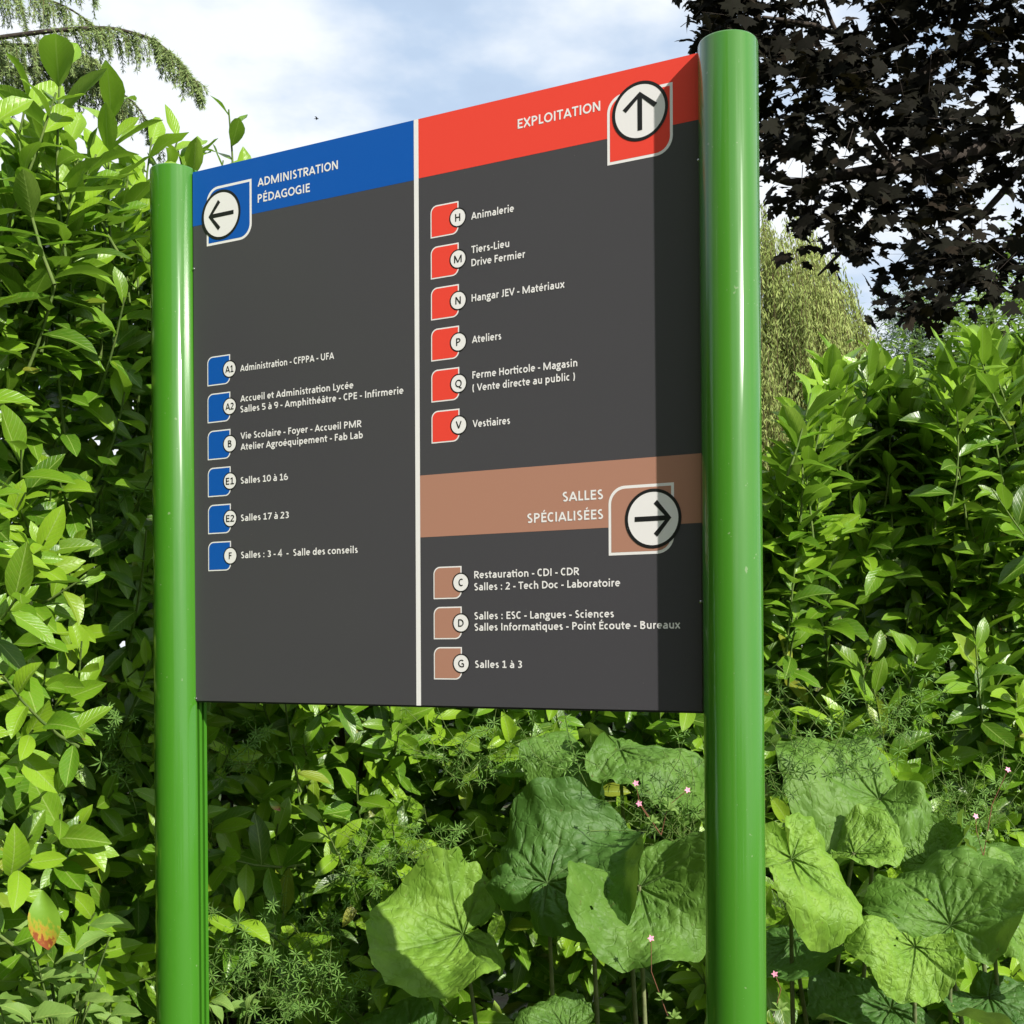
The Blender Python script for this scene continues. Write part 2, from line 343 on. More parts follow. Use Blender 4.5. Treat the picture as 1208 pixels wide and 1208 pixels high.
flat('header_band', [(1.6, .6), (589.5, .6), (589.5, 123.5), (1.6, 123.5)], 1, M_blue)
flat('header_band', [(600.5, .6), (1198.4, .6), (1198.4, 122), (600.5, 122)], 1, M_red)
flat('header_band', [(600.5, 729.5), (1198.4, 729.5), (1198.4, 856), (600.5, 856)], 1, M_brown)
flat('divider_strip', [(589.5, .4), (600.5, .4), (600.5, 1199.6), (589.5, 1199.6)], 2, M_white)
def leafsq(x0, y0, x1, y1, r):
    p = []
    for k in range(9):
        a = math.pi+math.pi/2*k/8; p.append((x0+r+r*math.cos(a), y0+r+r*math.sin(a)))
    p.append((x1, y0))
    for k in range(9):
        a = math.pi/2*k/8; p.append((x1-r+r*math.cos(a), y1-r+r*math.sin(a)))
    p.append((x0, y1)); return p
# humanist sans serif lettering drawn from its own strokes: capitals 1 high, lower case .72
ADV = {k: v/1319 for k, v in dict(A=1240, B=1147, C=1064, D=1290, E=990, F=930, G=1305, H=1292, I=547, J=680, L=866, M=1790, N=1351, O=1386, P=1090, Q=1402, R=1153, S=968, T=1014, U=1315, V=1180, X=1150,
       a=1005, b=1100, c=856, d=1100, e=1030, f=640, g=980, h=1100, i=503, l=503, m=1666, n=1100, o=1101, p=1100, q=1100, r=727, s=817, t=705, u=1100, v=975, x=950, y=975).items()}
ADV.update({k: 1038/1319 for k in '0123456789'}); ADV.update({' ': .34, '-': .475, ':': .42, '(': .47, ')': .47})
def arc(cx, cy, rx, ry, a0, a1, n=12): return [(cx+rx*math.cos(R(a)), cy+ry*math.sin(R(a))) for a in np.linspace(a0, a1, n)]
def glyph(c, h):
    """list of centre lines for a stroke of half width h"""
    w = ADV[c]; l = .125+h-.02; X = .725; r = w-l; m = w/2; T = 1-h; B = h; k = .075+h-.03
    if c == 'A': return [[(.0+h, 0), (m, 1.0-h*.6)], [(w-h, 0), (m, 1.0-h*.6)], [(.24, .27), (w-.24, .27)]]
    if c == 'B': return [[(l, 0), (l, 1)], [(l, T)]+arc(r-.27, .765, .24, .235-h, 90, -90)+[(l, .53)], [(l, .53)]+arc(r-.26, .29, .28, .29-h+.03, 90, -90)[1:]+[(l, B)]]
    if c == 'C': return [arc(w*.56, .5, w*.56-k, .5-h+.01, 52, 308, 22)]
    if c == 'D': return [[(l, 0), (l, 1)], [(l, T)]+arc(l+.22, .5, w-l-k-.22, .5-h, 90, -90, 16)+[(l, B)]]
    if c in 'EF': return [[(l, 0), (l, 1)], [(l, T), (w-.07, T)], [(l, .52), (w-.12, .52)]]+([[(l, B), (w-.06, B)]] if c == 'E' else [])
    if c == 'G': return [arc(w*.54, .5, w*.54-k, .5-h+.01, 50, 270, 20)+[(w-k-.1, B), (w-k-.03, .12), (w-k-.03, .47)], [(w*.56, .47), (w-k-.03, .47)]]
    if c == 'H': return [[(l, 0), (l, 1)], [(r, 0), (r, 1)], [(l, .52), (r, .52)]]
    if c == 'I': return [[(m, 0), (m, 1)]]
    if c == 'J': return [[(r, 1), (r, .25)]+arc(r-.18, .22, .18, .22-h+.01, 0, -110, 8)]
    if c == 'L': return [[(l, 0), (l, 1)], [(l, B), (w-.03, B)]]
    if c == 'M': return [[(l, 0), (l, 1)], [(r, 0), (r, 1)], [(l+.02, .96), (m, .05)], [(r-.02, .96), (m, .05)]]
    if c == 'N': return [[(l, 0), (l, 1)], [(r, 0), (r, 1)], [(l+.02, .96), (r-.02, .04)]]
    if c in 'OQ': return [arc(m, .5, m-k, .5-h+.01, 0, 360, 28)]+([[(m+.06, .10), (m+.2, -.08), (w-.06, -.14)]] if c == 'Q' else [])
    if c in 'PR':
        o_ = [[(l, 0), (l, 1)], [(l, T)]+arc(w-k-.30, .70, .28, .30-h, 90, -90)+[(l, .40)]]
        return o_+([[(m-.02, .42), (w-h-.0, 0)]] if c == 'R' else [])
    if c == 'S': return [arc(m+.01, .735, m-k-.03, .265-h+.01, 50, 250, 12)[:-1]+[(m, .52)]+arc(m-.01, .27, m-k-.02, .27-h+.01, 62, -140, 14)]
    if c == 'T': return [[(.03, T), (w-.03, T)], [(m, 0), (m, 1)]]
    if c == 'U': return [[(l-.01, 1), (l-.01, .36)]+arc(m, .36, m-l+.01, .36-h+.01, 180, 360, 14)+[(r+.01, 1)]]
    if c == 'X': return [[(h, 0), (w-h, 1)], [(h, 1), (w-h, 0)]]
    if c == 'V': return [[(h, 1), (m, h*.6)], [(w-h, 1), (m, h*.6)]]
    if c == '1': return [[(m+.02, 0), (m+.02, 1)], [(.14, .78), (m+.02, .94)], [(.12, B), (w-.08, B)]]
    if c == '2': return [arc(m-.02, .71, .25, .29-h, 150, -18, 12)+[(.14, B), (w-.09, B)]]
    if c == '3': return [arc(m-.04, .755, .25, .245-h, 130, -88, 12), arc(m-.04, .285, .28, .285-h, 88, -132, 12)]
    if c == '4': return [[(w-.24, 0), (w-.24, 1), (.09, .30), (w-.03, .30)]]
    if c == '5': return [[(w-.14, T), (.18, T), (.17, .56)]+arc(m-.05, .32, .30, .32-h, 78, -128, 14)]
    if c == '6': return [arc(m+.14, .42, .42, .58-h, 100, 180, 9)+arc(m, .32, .28, .32-h, 180, 540, 20)]
    if c == '7': return [[(.08, T), (w-.10, T), (.26, 0)]]
    if c == '9': return [arc(m-.14, .58, .42, .58-h, -80, 0, 9)+arc(m, .68, .28, .32-h, 0, 360, 20)]
    if c == '0': return [arc(m, .5, m-.10, .5-h, 0, 360, 24)]
    ry = X/2-h+.01
    if c == 'a': return [[(w-l+.03, 0), (w-l+.03, .44)]+arc(m-.01, .44, w-l+.03-m+.01, X-.44-h+.01, 0, 138, 9), [(w-l+.03, .41), (m, .41)]+arc(m-.04, .215, .205, .205-h+.03, 100, 300, 10)+[(w-l+.03, .18)]]
    if c == 'b': return [[(l, 0), (l, 1.06)], arc(m+.04, X/2, m-l-.0, ry, 160, -160, 18)]
    if c in 'dq': return [[(r, 0 if c == 'd' else -.28), (r, 1.06 if c == 'd' else X)], arc(m-.04, X/2, m-l, ry, 20, 340, 18)]
    if c == 'p': return [[(l, -.28), (l, X)], arc(m+.04, X/2, m-l, ry, 160, -160, 18)]
    if c == 'g': return [arc(m-.04, X/2+.10, .21, ry-.10, 0, 360, 18), [(m, X-h), (w-.03, X-h)], arc(m-.02, -.10, .27, .15, 0, 360, 18), [(m-.2, .14), (m-.17, .06), (m+.1, .045)]]
    if c == 'c': return [arc(m+.04, X/2, m-k+.04, ry, 55, 305, 16)]
    if c == 'e': return [[(k+.02, X/2+.01), (w-k-.01, X/2+.01)]+arc(m, X/2, m-k, ry, 5, 310, 18)]
    if c == 'f': return [[(m-.06, 0), (m-.06, .80)]+arc(m+.13, .80, .19, 1.07-.80-h, 180, 85, 6), [(.02, X-h), (w-.04, X-h)]]
    if c in 'hn': return [[(l, 0), (l, 1.06 if c == 'h' else X)], arc(m-.01, .42, r-m+.01, X-.42-h+.01, 158, 0, 9)+[(r, 0)]]
    if c in 'il': return [[(m, 0), (m, 1.06 if c == 'l' else X)]]+([[(m, .87), (m, .87+2.1*h)]] if c == 'i' else [])
    if c == 'm':
        q = (r-l)/2; return [[(l, 0), (l, X)]]+[arc(l+q*(j+.5)+.0, .44, q/2, X-.44-h+.01, 165, 0, 8)+[(l+q*(j+1), 0)] for j in (0, 1)]
    if c == 'o': return [arc(m, X/2, m-k, ry, 0, 360, 24)]
    if c == 'r': return [[(l, 0), (l, X)], arc(l+.22, .42, .21, X-.42-h+.01, 165, 70, 7)]
    if c == 's': return [arc(m+.01, X-.20, m-k-.02, .20-h+.01, 45, 240, 10)[:-1]+[(m, X*.52)]+arc(m-.01, .20, m-k-.01, .20-h+.01, 60, -138, 11)]
    if c == 't': return [[(m-.05, .93), (m-.05, .2)]+arc(m+.11, .2, .16, .2-h+.01, 180, 280, 7), [(.01, X-h), (w-.04, X-h)]]
    if c == 'u': return [[(l, X), (l, .30)]+arc(m+.01, .30, m-l+.01, .30-h+.01, 180, 338, 9), [(r, 0), (r, X)]]
    if c == 'v': return [[(h*.9, X), (m, h*.5)], [(w-h*.9, X), (m, h*.5)]]
    if c == 'x': return [[(h, 0), (w-h, X)], [(h, X), (w-h, 0)]]
    if c == 'y': return [[(h*.9, X), (m+.01, .05)], [(w-h*.9, X), (m-.06, -.12), (m-.16, -.22), (.05, -.22)]]
    if c == '-': return [[(.06, .36), (w-.06, .36)]]
    if c == ':': return [[(m, 0), (m, 2*h+.01)], [(m, .5), (m, .5+2*h+.01)]]
    if c == '(': return [arc(m+.22, .42, .30, .68, 128, 232, 10)]
    if c == ')': return [arc(m-.22, .42, .30, .68, 52, -52, 10)]
    return []
def strip(pts, h, y, V, F):
    p = np.array(pts, float); keep = [0]+[i for i in range(1, len(p)) if np.hypot(*(p[i]-p[i-1])) > 1e-4]; p = p[keep]
    d = np.diff(p, axis=0); d /= np.linalg.norm(d, axis=1)[:, None]; nrm = np.stack([-d[:, 1], d[:, 0]], 1); o = len(V)
    closed = np.hypot(*(p[0]-p[-1])) < 1e-3
    for i in range(len(p)):
        n0, n1 = (nrm[i-1] if i else (nrm[-1] if closed else nrm[0])), (nrm[i] if i < len(nrm) else (nrm[0] if closed else nrm[-1]))
        m_ = n0+n1; m_ /= max(np.linalg.norm(m_), 1e-6); q = h/max(np.dot(m_, n0), .45)
        V.append((*(p[i]-m_*q), y)); V.append((*(p[i]+m_*q), y))
    for i in range(len(p)-1): F.append((o+2*i, o+2*i+2, o+2*i+3, o+2*i+1))
def lettering(body, x, base, cap, width=None, right=None, center=None, layer=3, m=None, parent=sign, wt=.175):
    h = wt/2; V = []; F = []; cur = 0; k_ = 0
    base_of = {'é': ('e', 'acute'), 'è': ('e', 'grave'), 'à': ('a', 'grave'), 'â': ('a', 'circ'), 'É': ('E', 'acute')}
    for i, ch in enumerate(body):
        c, acc = base_of.get(ch, (ch, None)); w = ADV[c]
        for g_ in glyph(c, h): strip([(cur+a_, b_) for a_, b_ in g_], h, k_ % 5, V, F); k_ += 1
        if c == 't' and i+1 < len(body) and body[i+1] == 'i': strip([(cur+w*.5, .725-h), (cur+w+ADV['i']/2+h, .725-h)], h, 4.5, V, F)
        yb = .84 if c.islower() else 1.09; mm_ = cur+w/2
        if acc == 'acute': strip([(mm_-.04, yb), (mm_+.12, yb+.17)], h*.75, 1, V, F)
        if acc == 'grave': strip([(mm_+.04, yb), (mm_-.12, yb+.17)], h*.75, 1, V, F)
        if acc == 'circ': strip([(mm_-.15, yb), (mm_, yb+.15), (mm_+.15, yb)], h*.65, 1, V, F)
        cur += w
    V = np.array(V); x0_, x1_ = V[:, 0].min(), V[:, 0].max(); kx = cap if width is None else width/(x1_-x0_)
    x = x if x is not None else (right-(x1_-x0_)*kx if right is not None else center-(x1_-x0_)*kx/2)
    W_ = np.stack([(x+(V[:, 0]-x0_)*kx)/1000-.6, -LAY*layer-V[:, 2]*.00003, PZ0+1.2-(base-V[:, 1]*cap)/1000], -1)
    me = mesh_np('lettering', W_, np.array(F), mat=m or M_white, smooth=False)
    return link('lettering', me, parent)
def big_tile(x0, y0, x1, y1, cx, cy_, ang, m):
    t = flat('arrow_tile', leafsq(x0, y0, x1, y1, 33), 2, M_white)
    flat('tile_face', leafsq(x0+5.5, y0+5.5, x1-5.5, y1-5.5, 28), 3, m, t)
    n = 56
    flat('disc', [(cx+50*math.cos(2*math.pi*i/n), cy_+50*math.sin(2*math.pi*i/n)) for i in range(n)], 5, M_white, t)
    ring('ring', cx, cy_, 49.5, 55.5, 6, M_black, t)
    w = 4.6; L_ = 36                                                   # arrow to the right, then turned
    a = 31; q = w*math.sqrt(2)
    pl = [(-L_, -w), (L_-2*q+.0, -w), (L_-a-w*.7, -a+w*.7), (L_-a+w*.7, -a-w*.7), (L_, 0), (L_-a+w*.7, a+w*.7), (L_-a-w*.7, a-w*.7), (L_-2*q, w), (-L_, w)]
    c, s = math.cos(ang), math.sin(ang)
    flat('arrow', [(cx+c*x-s*y, cy_+s*x+c*y) for x, y in pl], 7, M_black, t)
big_tile(42, 45, 170, 175, 84, 110, math.pi, M_blue)
big_tile(1017, 43, 1147, 173, 1083, 83.5, -math.pi/2, M_red)
big_tile(1016, 779, 1146, 909, 1105, 843.5, 0, M_brown)
def small_tile(x0, y0, letter, m):
    t = flat('letter_tile', leafsq(x0, y0, x0+65.5, y0+65.5, 15), 2, M_white)
    flat('tile_face', leafsq(x0+2.6, y0+2.6, x0+62.9, y0+62.9, 12.5), 3, m, t)
    cx, cy_ = x0+64, y0+33; n = 40
    flat('disc', [(cx+17.6*math.cos(2*math.pi*i/n), cy_+17.6*math.sin(2*math.pi*i/n)) for i in range(n)], 4, M_white, t)
    ring('ring', cx, cy_, 17.2, 19.6, 5, M_black, t, 40)
    lettering(letter, None, cy_+7.6, 15.2, width=None if len(letter) == 1 else 23, center=cx, layer=6, m=M_black, parent=t, wt=.155)
for i, l in enumerate(['A1', 'A2', 'B', 'E1', 'E2', 'F']): small_tile(42, 425+83.3*i, l, M_blue)
for i, l in enumerate('HMNPQV'): small_tile(628.5, 184+83.4*i, l, M_red)
for i, l in enumerate('CDG'): small_tile(631.5, 917.5+81.4*i, l, M_brown)
for body, x, b_, w in [('Administration - CFPPA - UFA', 136, 467, 253), ('Accueil et Administration Lycée', 136, 534.5, 302), ('Salles 5 à 9 - Amphithéâtre - CPE - Infirmerie', 136, 558, 426),
                       ('Vie Scolaire - Foyer - Accueil PMR', 136, 617.5, 322), ('Atelier Agroéquipement - Fab Lab', 136, 641.5, 325), ('Salles 10 à 16', 136, 716, 130),
                       ('Salles 17 à 23', 136, 799, 132), ('Salles : 3 - 4  -  Salle des conseils', 136, 881.5, 311)]:
    lettering(body, x, b_, 14.6, w)
for body, x, b_, w in [('Animalerie', 723, 226.5, 96), ('Tiers-Lieu', 723, 294, 85), ('Drive Fermier', 723, 320, 120), ('Hangar JEV - Matériaux', 723, 390.5, 204), ('Ateliers', 723.5, 473.5, 66),
                       ('Ferme Horticole - Magasin', 724, 544.5, 229), ('( Vente directe au public )', 724, 570, 224), ('Vestiaires', 724, 642, 84),
                       ('Restauration - CDI - CDR', 726, 943.5, 229), ('Salles : 2 - Tech Doc - Laboratoire', 726, 967.5, 313), ('Salles : ESC - Langues - Sciences', 726, 1025.5, 300),
                       ('Salles Informatiques - Point Écoute - Bureaux', 726, 1048, 431), ('Salles 1 à 3', 727, 1122, 105)]:
    lettering(body, x, b_, 14.6, w)
lettering('ADMINISTRATION', 187, 66, 18.5, 214); lettering('PÉDAGOGIE', 187, 101.5, 18.5, 141)
lettering('EXPLOITATION', 828, 66, 18.5, 175); lettering('SALLES', None, 801.5, 18.5, 84, right=1005); lettering('SPÉCIALISÉES', None, 839, 18.5, 160, right=1005)

# ------------------------------------------------------------------ leaf shapes
def leaf_shape(L_=1., W_=.36, fold=.25, arch=.25, twist=0., wave=.02, rows=6, tip=1.0, seed=0):
    """a leaf along +Y, upper side +Z; four columns of quads"""
    r = random.Random(seed); V = []; UV = []
    for i in range(rows+1):
        t = i/rows; s = .06+.94*t
        w = W_*.5*(math.sin(math.pi*min(1, t**(.86*tip)))**.72 if 0 < t < 1 else .04)
        th = -arch*t; yy = math.sin(abs(arch)*t)/max(abs(arch), 1e-3); zz = -arch/abs(arch)*(1-math.cos(arch*t))/max(abs(arch), 1e-3) if abs(arch) > 1e-3 else 0
        tw = twist*t
        for j, c in enumerate((-1, -.5, 0, .5, 1)):
            x = c*w; z = abs(c)*w*fold*1.6+wave*math.sin(t*9+c*2+seed)*abs(c)*(1 if 0 < t < 1 else 0)
            x2 = x*math.cos(tw)-z*math.sin(tw); z2 = x*math.sin(tw)+z*math.cos(tw)
            V.append((x2*L_, (yy-z2*math.sin(th)*0)*L_, (zz+z2)*L_)); UV.append((.5+c*.5*max(w/(W_*.5), .3), t))
    F = []
    for i in range(rows):
        for j in range(4): a = i*5+j; F.append((a, a+1, a+6, a+5))
    return np.array(V), np.array(F), np.array(UV)
LAUREL = [leaf_shape(1, random.uniform(.34, .46), random.uniform(.08, .38), random.uniform(-.15, .75), random.uniform(-.4, .4), random.uniform(.01, .035), 6, random.uniform(1.12, 1.42), i) for i in range(14)]
SOFT = [leaf_shape(1, random.uniform(.4, .55), random.uniform(.1, .5), random.uniform(.2, 1.0), random.uniform(-.5, .5), .06, 6, .9, i+40) for i in range(6)]
THIN = [leaf_shape(1, .17, .3, random.uniform(.1, .6), 0, .0, 2, 1, i+80) for i in range(3)]
def basis(a, n):
    """matrix whose Y is the leaf direction a and Z the upper side nearest n"""
    a = a/np.linalg.norm(a); n = n-np.dot(n, a)*a; ln = np.linalg.norm(n)
    n = n/ln if ln > 1e-5 else np.cross(a, [1, 0, .3]); x = np.cross(a, n); return np.stack([x, a, n], 1)
class Leaves:
    def __init__(s, shapes): s.shapes = shapes; s.items = []
    def add(s, pos, a, n, size, age=0.): s.items.append((random.randrange(len(s.shapes)), np.asarray(pos, float), basis(np.asarray(a, float), np.asarray(n, float)), size, random.random(), age))
    def stuff(s, name, items, m, parent, origin=(0, 0, 0), kind='stuff'):
        if not items: return None
        Vs, Fs, Us, va, ag, o = [], [], [], [], [], 0
        for si in range(len(s.shapes)):
            it = [q for q in items if q[0] == si]
            if not it: continue
            V, F, U = s.shapes[si]; B = np.stack([q[2]*q[3] for q in it]); p = np.stack([q[1] for q in it])-np.asarray(origin)
            W_ = np.einsum('nij,vj->nvi', B, V)+p[:, None]; k = len(it); nv = len(V)
            Vs.append(W_.reshape(-1, 3)); Fs.append((F[None]+(np.arange(k)*nv)[:, None, None]+o).reshape(-1, F.shape[1])); o += k*nv
            Us.append(np.tile(U, (k, 1))); va.append(np.repeat([q[4] for q in it], nv)); ag.append(np.repeat([q[5] for q in it], nv))
        me = mesh_np(name, np.concatenate(Vs), np.concatenate(Fs), np.concatenate(Us), {'var': np.concatenate(va), 'age': np.concatenate(ag)}, m)
        ob = link(name, me, parent)
        if kind: ob['kind'] = kind
        return ob
    def parts(s, name, items, m, parent, origin, cache):
        o0 = Vector(origin)
        for si, p, B, sz_, v, ag in items:
            key = (id(s), si, round(ag*3))
            if key not in cache:
                V, F, U = s.shapes[si]; cache[key] = mesh_np(name, V, F, U, {'var': np.zeros(len(V)), 'age': np.full(len(V), round(ag*3)/3)}, m)
            ob = bpy.data.objects.new(name, cache[key]); COL.objects.link(ob); ob.parent = parent
            Mx = Matrix([list(map(float, B[i]*sz_))+[float(p[i]-o0[i])] for i in range(3)]+[[0, 0, 0, 1]]); ob.matrix_basis = Mx
CACHE = {}

# ------------------------------------------------------------------ laurel hedge
PXK = [-330, -40, 0, 60, 120, 180, 240, 300, 400, 500, 800, 1000, 1208, 1500]
ZK = [2.0, 2.42, 2.5, 2.72, 2.98, 3.12, 3.22, 3.35, 3.5, 3.65, 3.85, 3.95, 4.0, 4.1]
TPX = [-330, 0, 50, 90, 130, 170, 210, 250, 290, 330, 400, 600, 800, 900, 940, 985, 1030, 1060, 1100, 1150, 1208, 1300, 1500]
TPY = [150, 158, 150, 182, 172, 190, 172, 196, 196, 235, 250, 290, 400, 575, 540, 455, 425, 450, 465, 430, 410, 400, 400]
def hedge_z(px, h):
    Z = np.interp(px, PXK, ZK)
    Z += .20*math.exp(-((px-125)/45)**2-((h-1.95)/.30)**2)            # a hollow at the left
    Z -= .18*math.exp(-((px-10)/60)**2-((h-1.6)/.35)**2)              # shoots reaching out at the left edge
    Z += .22*math.exp(-((px-290)/45)**2-((h-.95)/.25)**2)
    Z += .10*math.sin(px*.031+h*3)+.07*math.sin(px*.017-h*5.3)
    return Z
def hedge_top(px):
    Z = np.interp(px, PXK, ZK)+.15; y = np.interp(px, TPX, TPY); return EYE+(CY-y)/FPX*Z
SHRUBS = [(-300, 40, 'cherry laurel at the left edge of the photo, its large upright shoots nearest the camera', 1.0),
          (40, 185, 'cherry laurel just left of the left green post with a dark hollow in it', 1.1),
          (185, 330, 'cherry laurel directly behind the left green post, tips above the blue header', 1.0),
          (330, 470, 'cherry laurel under the left half of the board with sunlit shoots', 1.0),
          (470, 640, 'cherry laurel seen under the middle of the board above the leftmost round leaf', 1.0),
          (640, 850, 'cherry laurel behind the big round leaves at the right end of the board', .9),
          (850, 985, 'low cherry laurel just right of the right green post in front of the willow', 1.0),
          (985, 1110, 'tall cherry laurel right of the post whose top meets the patch of open sky', 1.0),
          (1110, 1500, 'cherry laurel at the right edge of the photo under the dark maple', 1.0)]
def in_view(p, m=10):
    if p[1] < .3: return False
    x, y = project(p); return -m < x < 1208+m and -m < y < 1208+m and not (250 < x < 820 and (y-CY) < 50 and p[1] > 3)
for si, (a, b, lab, dens) in enumerate(SHRUBS):
    pxm = (a+b)/2 if si not in (0, 8) else (a*.3+b*.7 if si == 0 else a*.7+b*.3)
    zb = np.interp(pxm, PXK, ZK)+.62; base = P(pxm, CY, zb); base.z = 0
    root = empty('laurel_shrub', base, label=lab, cat='shrub', group='cherry laurels of the hedge')
    LV = Leaves(LAUREL); stems = []
    Zm = np.interp((a+b)/2, PXK, ZK); width = (b-a)/FPX*Zm; hgt = hedge_top((a+b)/2)
    n_sh = int(width*hgt*(124 if si < 3 else 104)*dens)
    n_top = int(width*34)
    for k in range(n_sh+n_top):
        px = random.uniform(a-12, b+12); ht = hedge_top(px); h = random.uniform(.05, 1)**.9*ht
        if k >= n_sh or random.random() < .18: h = ht*random.uniform(.92, 1.01)
        Zs = hedge_z(px, h); Zs += random.gauss(0, .12)
        topf = max(0, 1-(ht-h)/.5)
        tip = np.array([(px-604)/FPX*Zs, Zs, h]); 
        outw = -np.array([(px-604)/FPX, 1, 0]); outw /= np.linalg.norm(outw)
        if px < 180: outw = outw+np.array([.5, 0, 0])
        up = .55+.9*topf+random.uniform(-.25, .5)
        if h < 1.3: up -= .25
        if px > 850 and h > 1.3: up += .35
        if px < 200 and h > 2.2: up += .4
        d = outw*(random.uniform(.45, 1.0)*(1-.7*topf))+np.array([random.gauss(0, .38), random.gauss(0, .2), up]); d /= np.linalg.norm(d)
        if topf > .5 and random.random() < .5: tip[1] += random.uniform(0, .45)
        Ls = random.uniform(.22, .50); curve = np.array([0, 0, -.12])+np.array([random.gauss(0, .05), 0, 0])
        base_pt = tip-d*Ls
        pts = [base_pt+d*Ls*t+curve*Ls*t*(1-t)*2 for t in np.linspace(0, 1, 5)]
        stems.append(tube_np(pts, np.linspace(.0042, .0022, 5), 5))
        nl = int(Ls/.029); ph = random.uniform(0, 6.28)
        s0 = random.uniform(.10, .14)*((.90+.16*min(1, max(0, h-1.9))) if px < 200 else .95 if px < 850 else 1.18)
        young = random.random() < (.45+.3*topf)
        for j in range(nl):
            t = (j+.5)/nl
            if t < .04: continue
            q = base_pt+d*Ls*t+curve*Ls*t*(1-t)*2
            ph += 2.4+random.gauss(0, .25)
            r1 = np.cross(d, [.2, .9, .1]); r1 /= np.linalg.norm(r1); r2 = np.cross(d, r1)
            rad = r1*math.cos(ph)+r2*math.sin(ph)
            A = R((30 if px < 850 else 24)+(52 if px < 850 else 44)*(1-t)**.8+random.uniform(-12, 12)); 
            dirn = d*math.cos(A)+rad*math.sin(A)+np.array([0, 0, -.10-.15*(1-topf)])
            nrm = d*1.0+np.array([.35, -.75, .55])*(1-.6*topf)+np.array([random.gauss(0, .3), random.gauss(0, .2), random.gauss(0, .2)])
            if t > .9: size = s0*random.uniform(.6, .85)
            else: size = s0*random.uniform(.85, 1.15)
            LV.add(q, dirn, nrm, size, (1 if t > .72 else .6 if t > .5 else 0)*(.9 if young else .25))
    # shaded foliage further in
    for k in range(int(width*hgt*(2000 if si < 3 else 1300))):
        px = random.uniform(a-15, b+15); ht = hedge_top(px)-.06; h = random.uniform(0, 1)*ht
        Zs = hedge_z(px, h)+random.uniform(.2, 1.5 if si < 3 else 1.25); q = np.array([(px-604)/FPX*Zs, Zs, h])
        dd = np.array([random.gauss(0, .7), -random.uniform(.0, 1), random.gauss(.1, .6)])
        LV.add(q, dd, np.array([random.gauss(0, .5), -.5, .8]), random.uniform(.11, .16))
    def score(q):
        p = q[1]+q[2][:, 1]*q[3]*.5
        if not in_view(p, 5): return -9
        x, _ = project(p); return q[3]*FPX/p[1]/60-(p[1]-hedge_z(x, p[2]))*3
    its = sorted(LV.items, key=score, reverse=True); big = [q for q in its[:300] if score(q) > -8]; ids = {id(q) for q in big}
    LV.parts('leaf', big, M_laurel, root, base, CACHE)
    LV.stuff('foliage', [q for q in its if id(q) not in ids], M_laurel, root, base)
    V, F = join_np(stems); link('stem', mesh_np('stem', V-np.array(base), F, mat=M_stem), root)['kind'] = 'stuff'
    # woody trunks
    tr = []
    for k in range(5):
        top = np.array([base.x+random.uniform(-.5, .5)*min(width, .9), base.y+random.uniform(-.25, .25), hgt*random.uniform(.6, .9)])
        b0 = np.array([base.x+random.uniform(-.08, .08), base.y+random.uniform(-.05, .05), -.03])
        tr.append(tube_np([b0+(top-b0)*t+np.array([math.sin(t*7+k), math.cos(t*5+k), 0])*.03 for t in np.linspace(0, 1, 8)], np.linspace(.022, .006, 8), 7))
    V, F = join_np(tr); link('trunk', mesh_np('trunk', V-np.array(base), F, mat=M_twig), root)

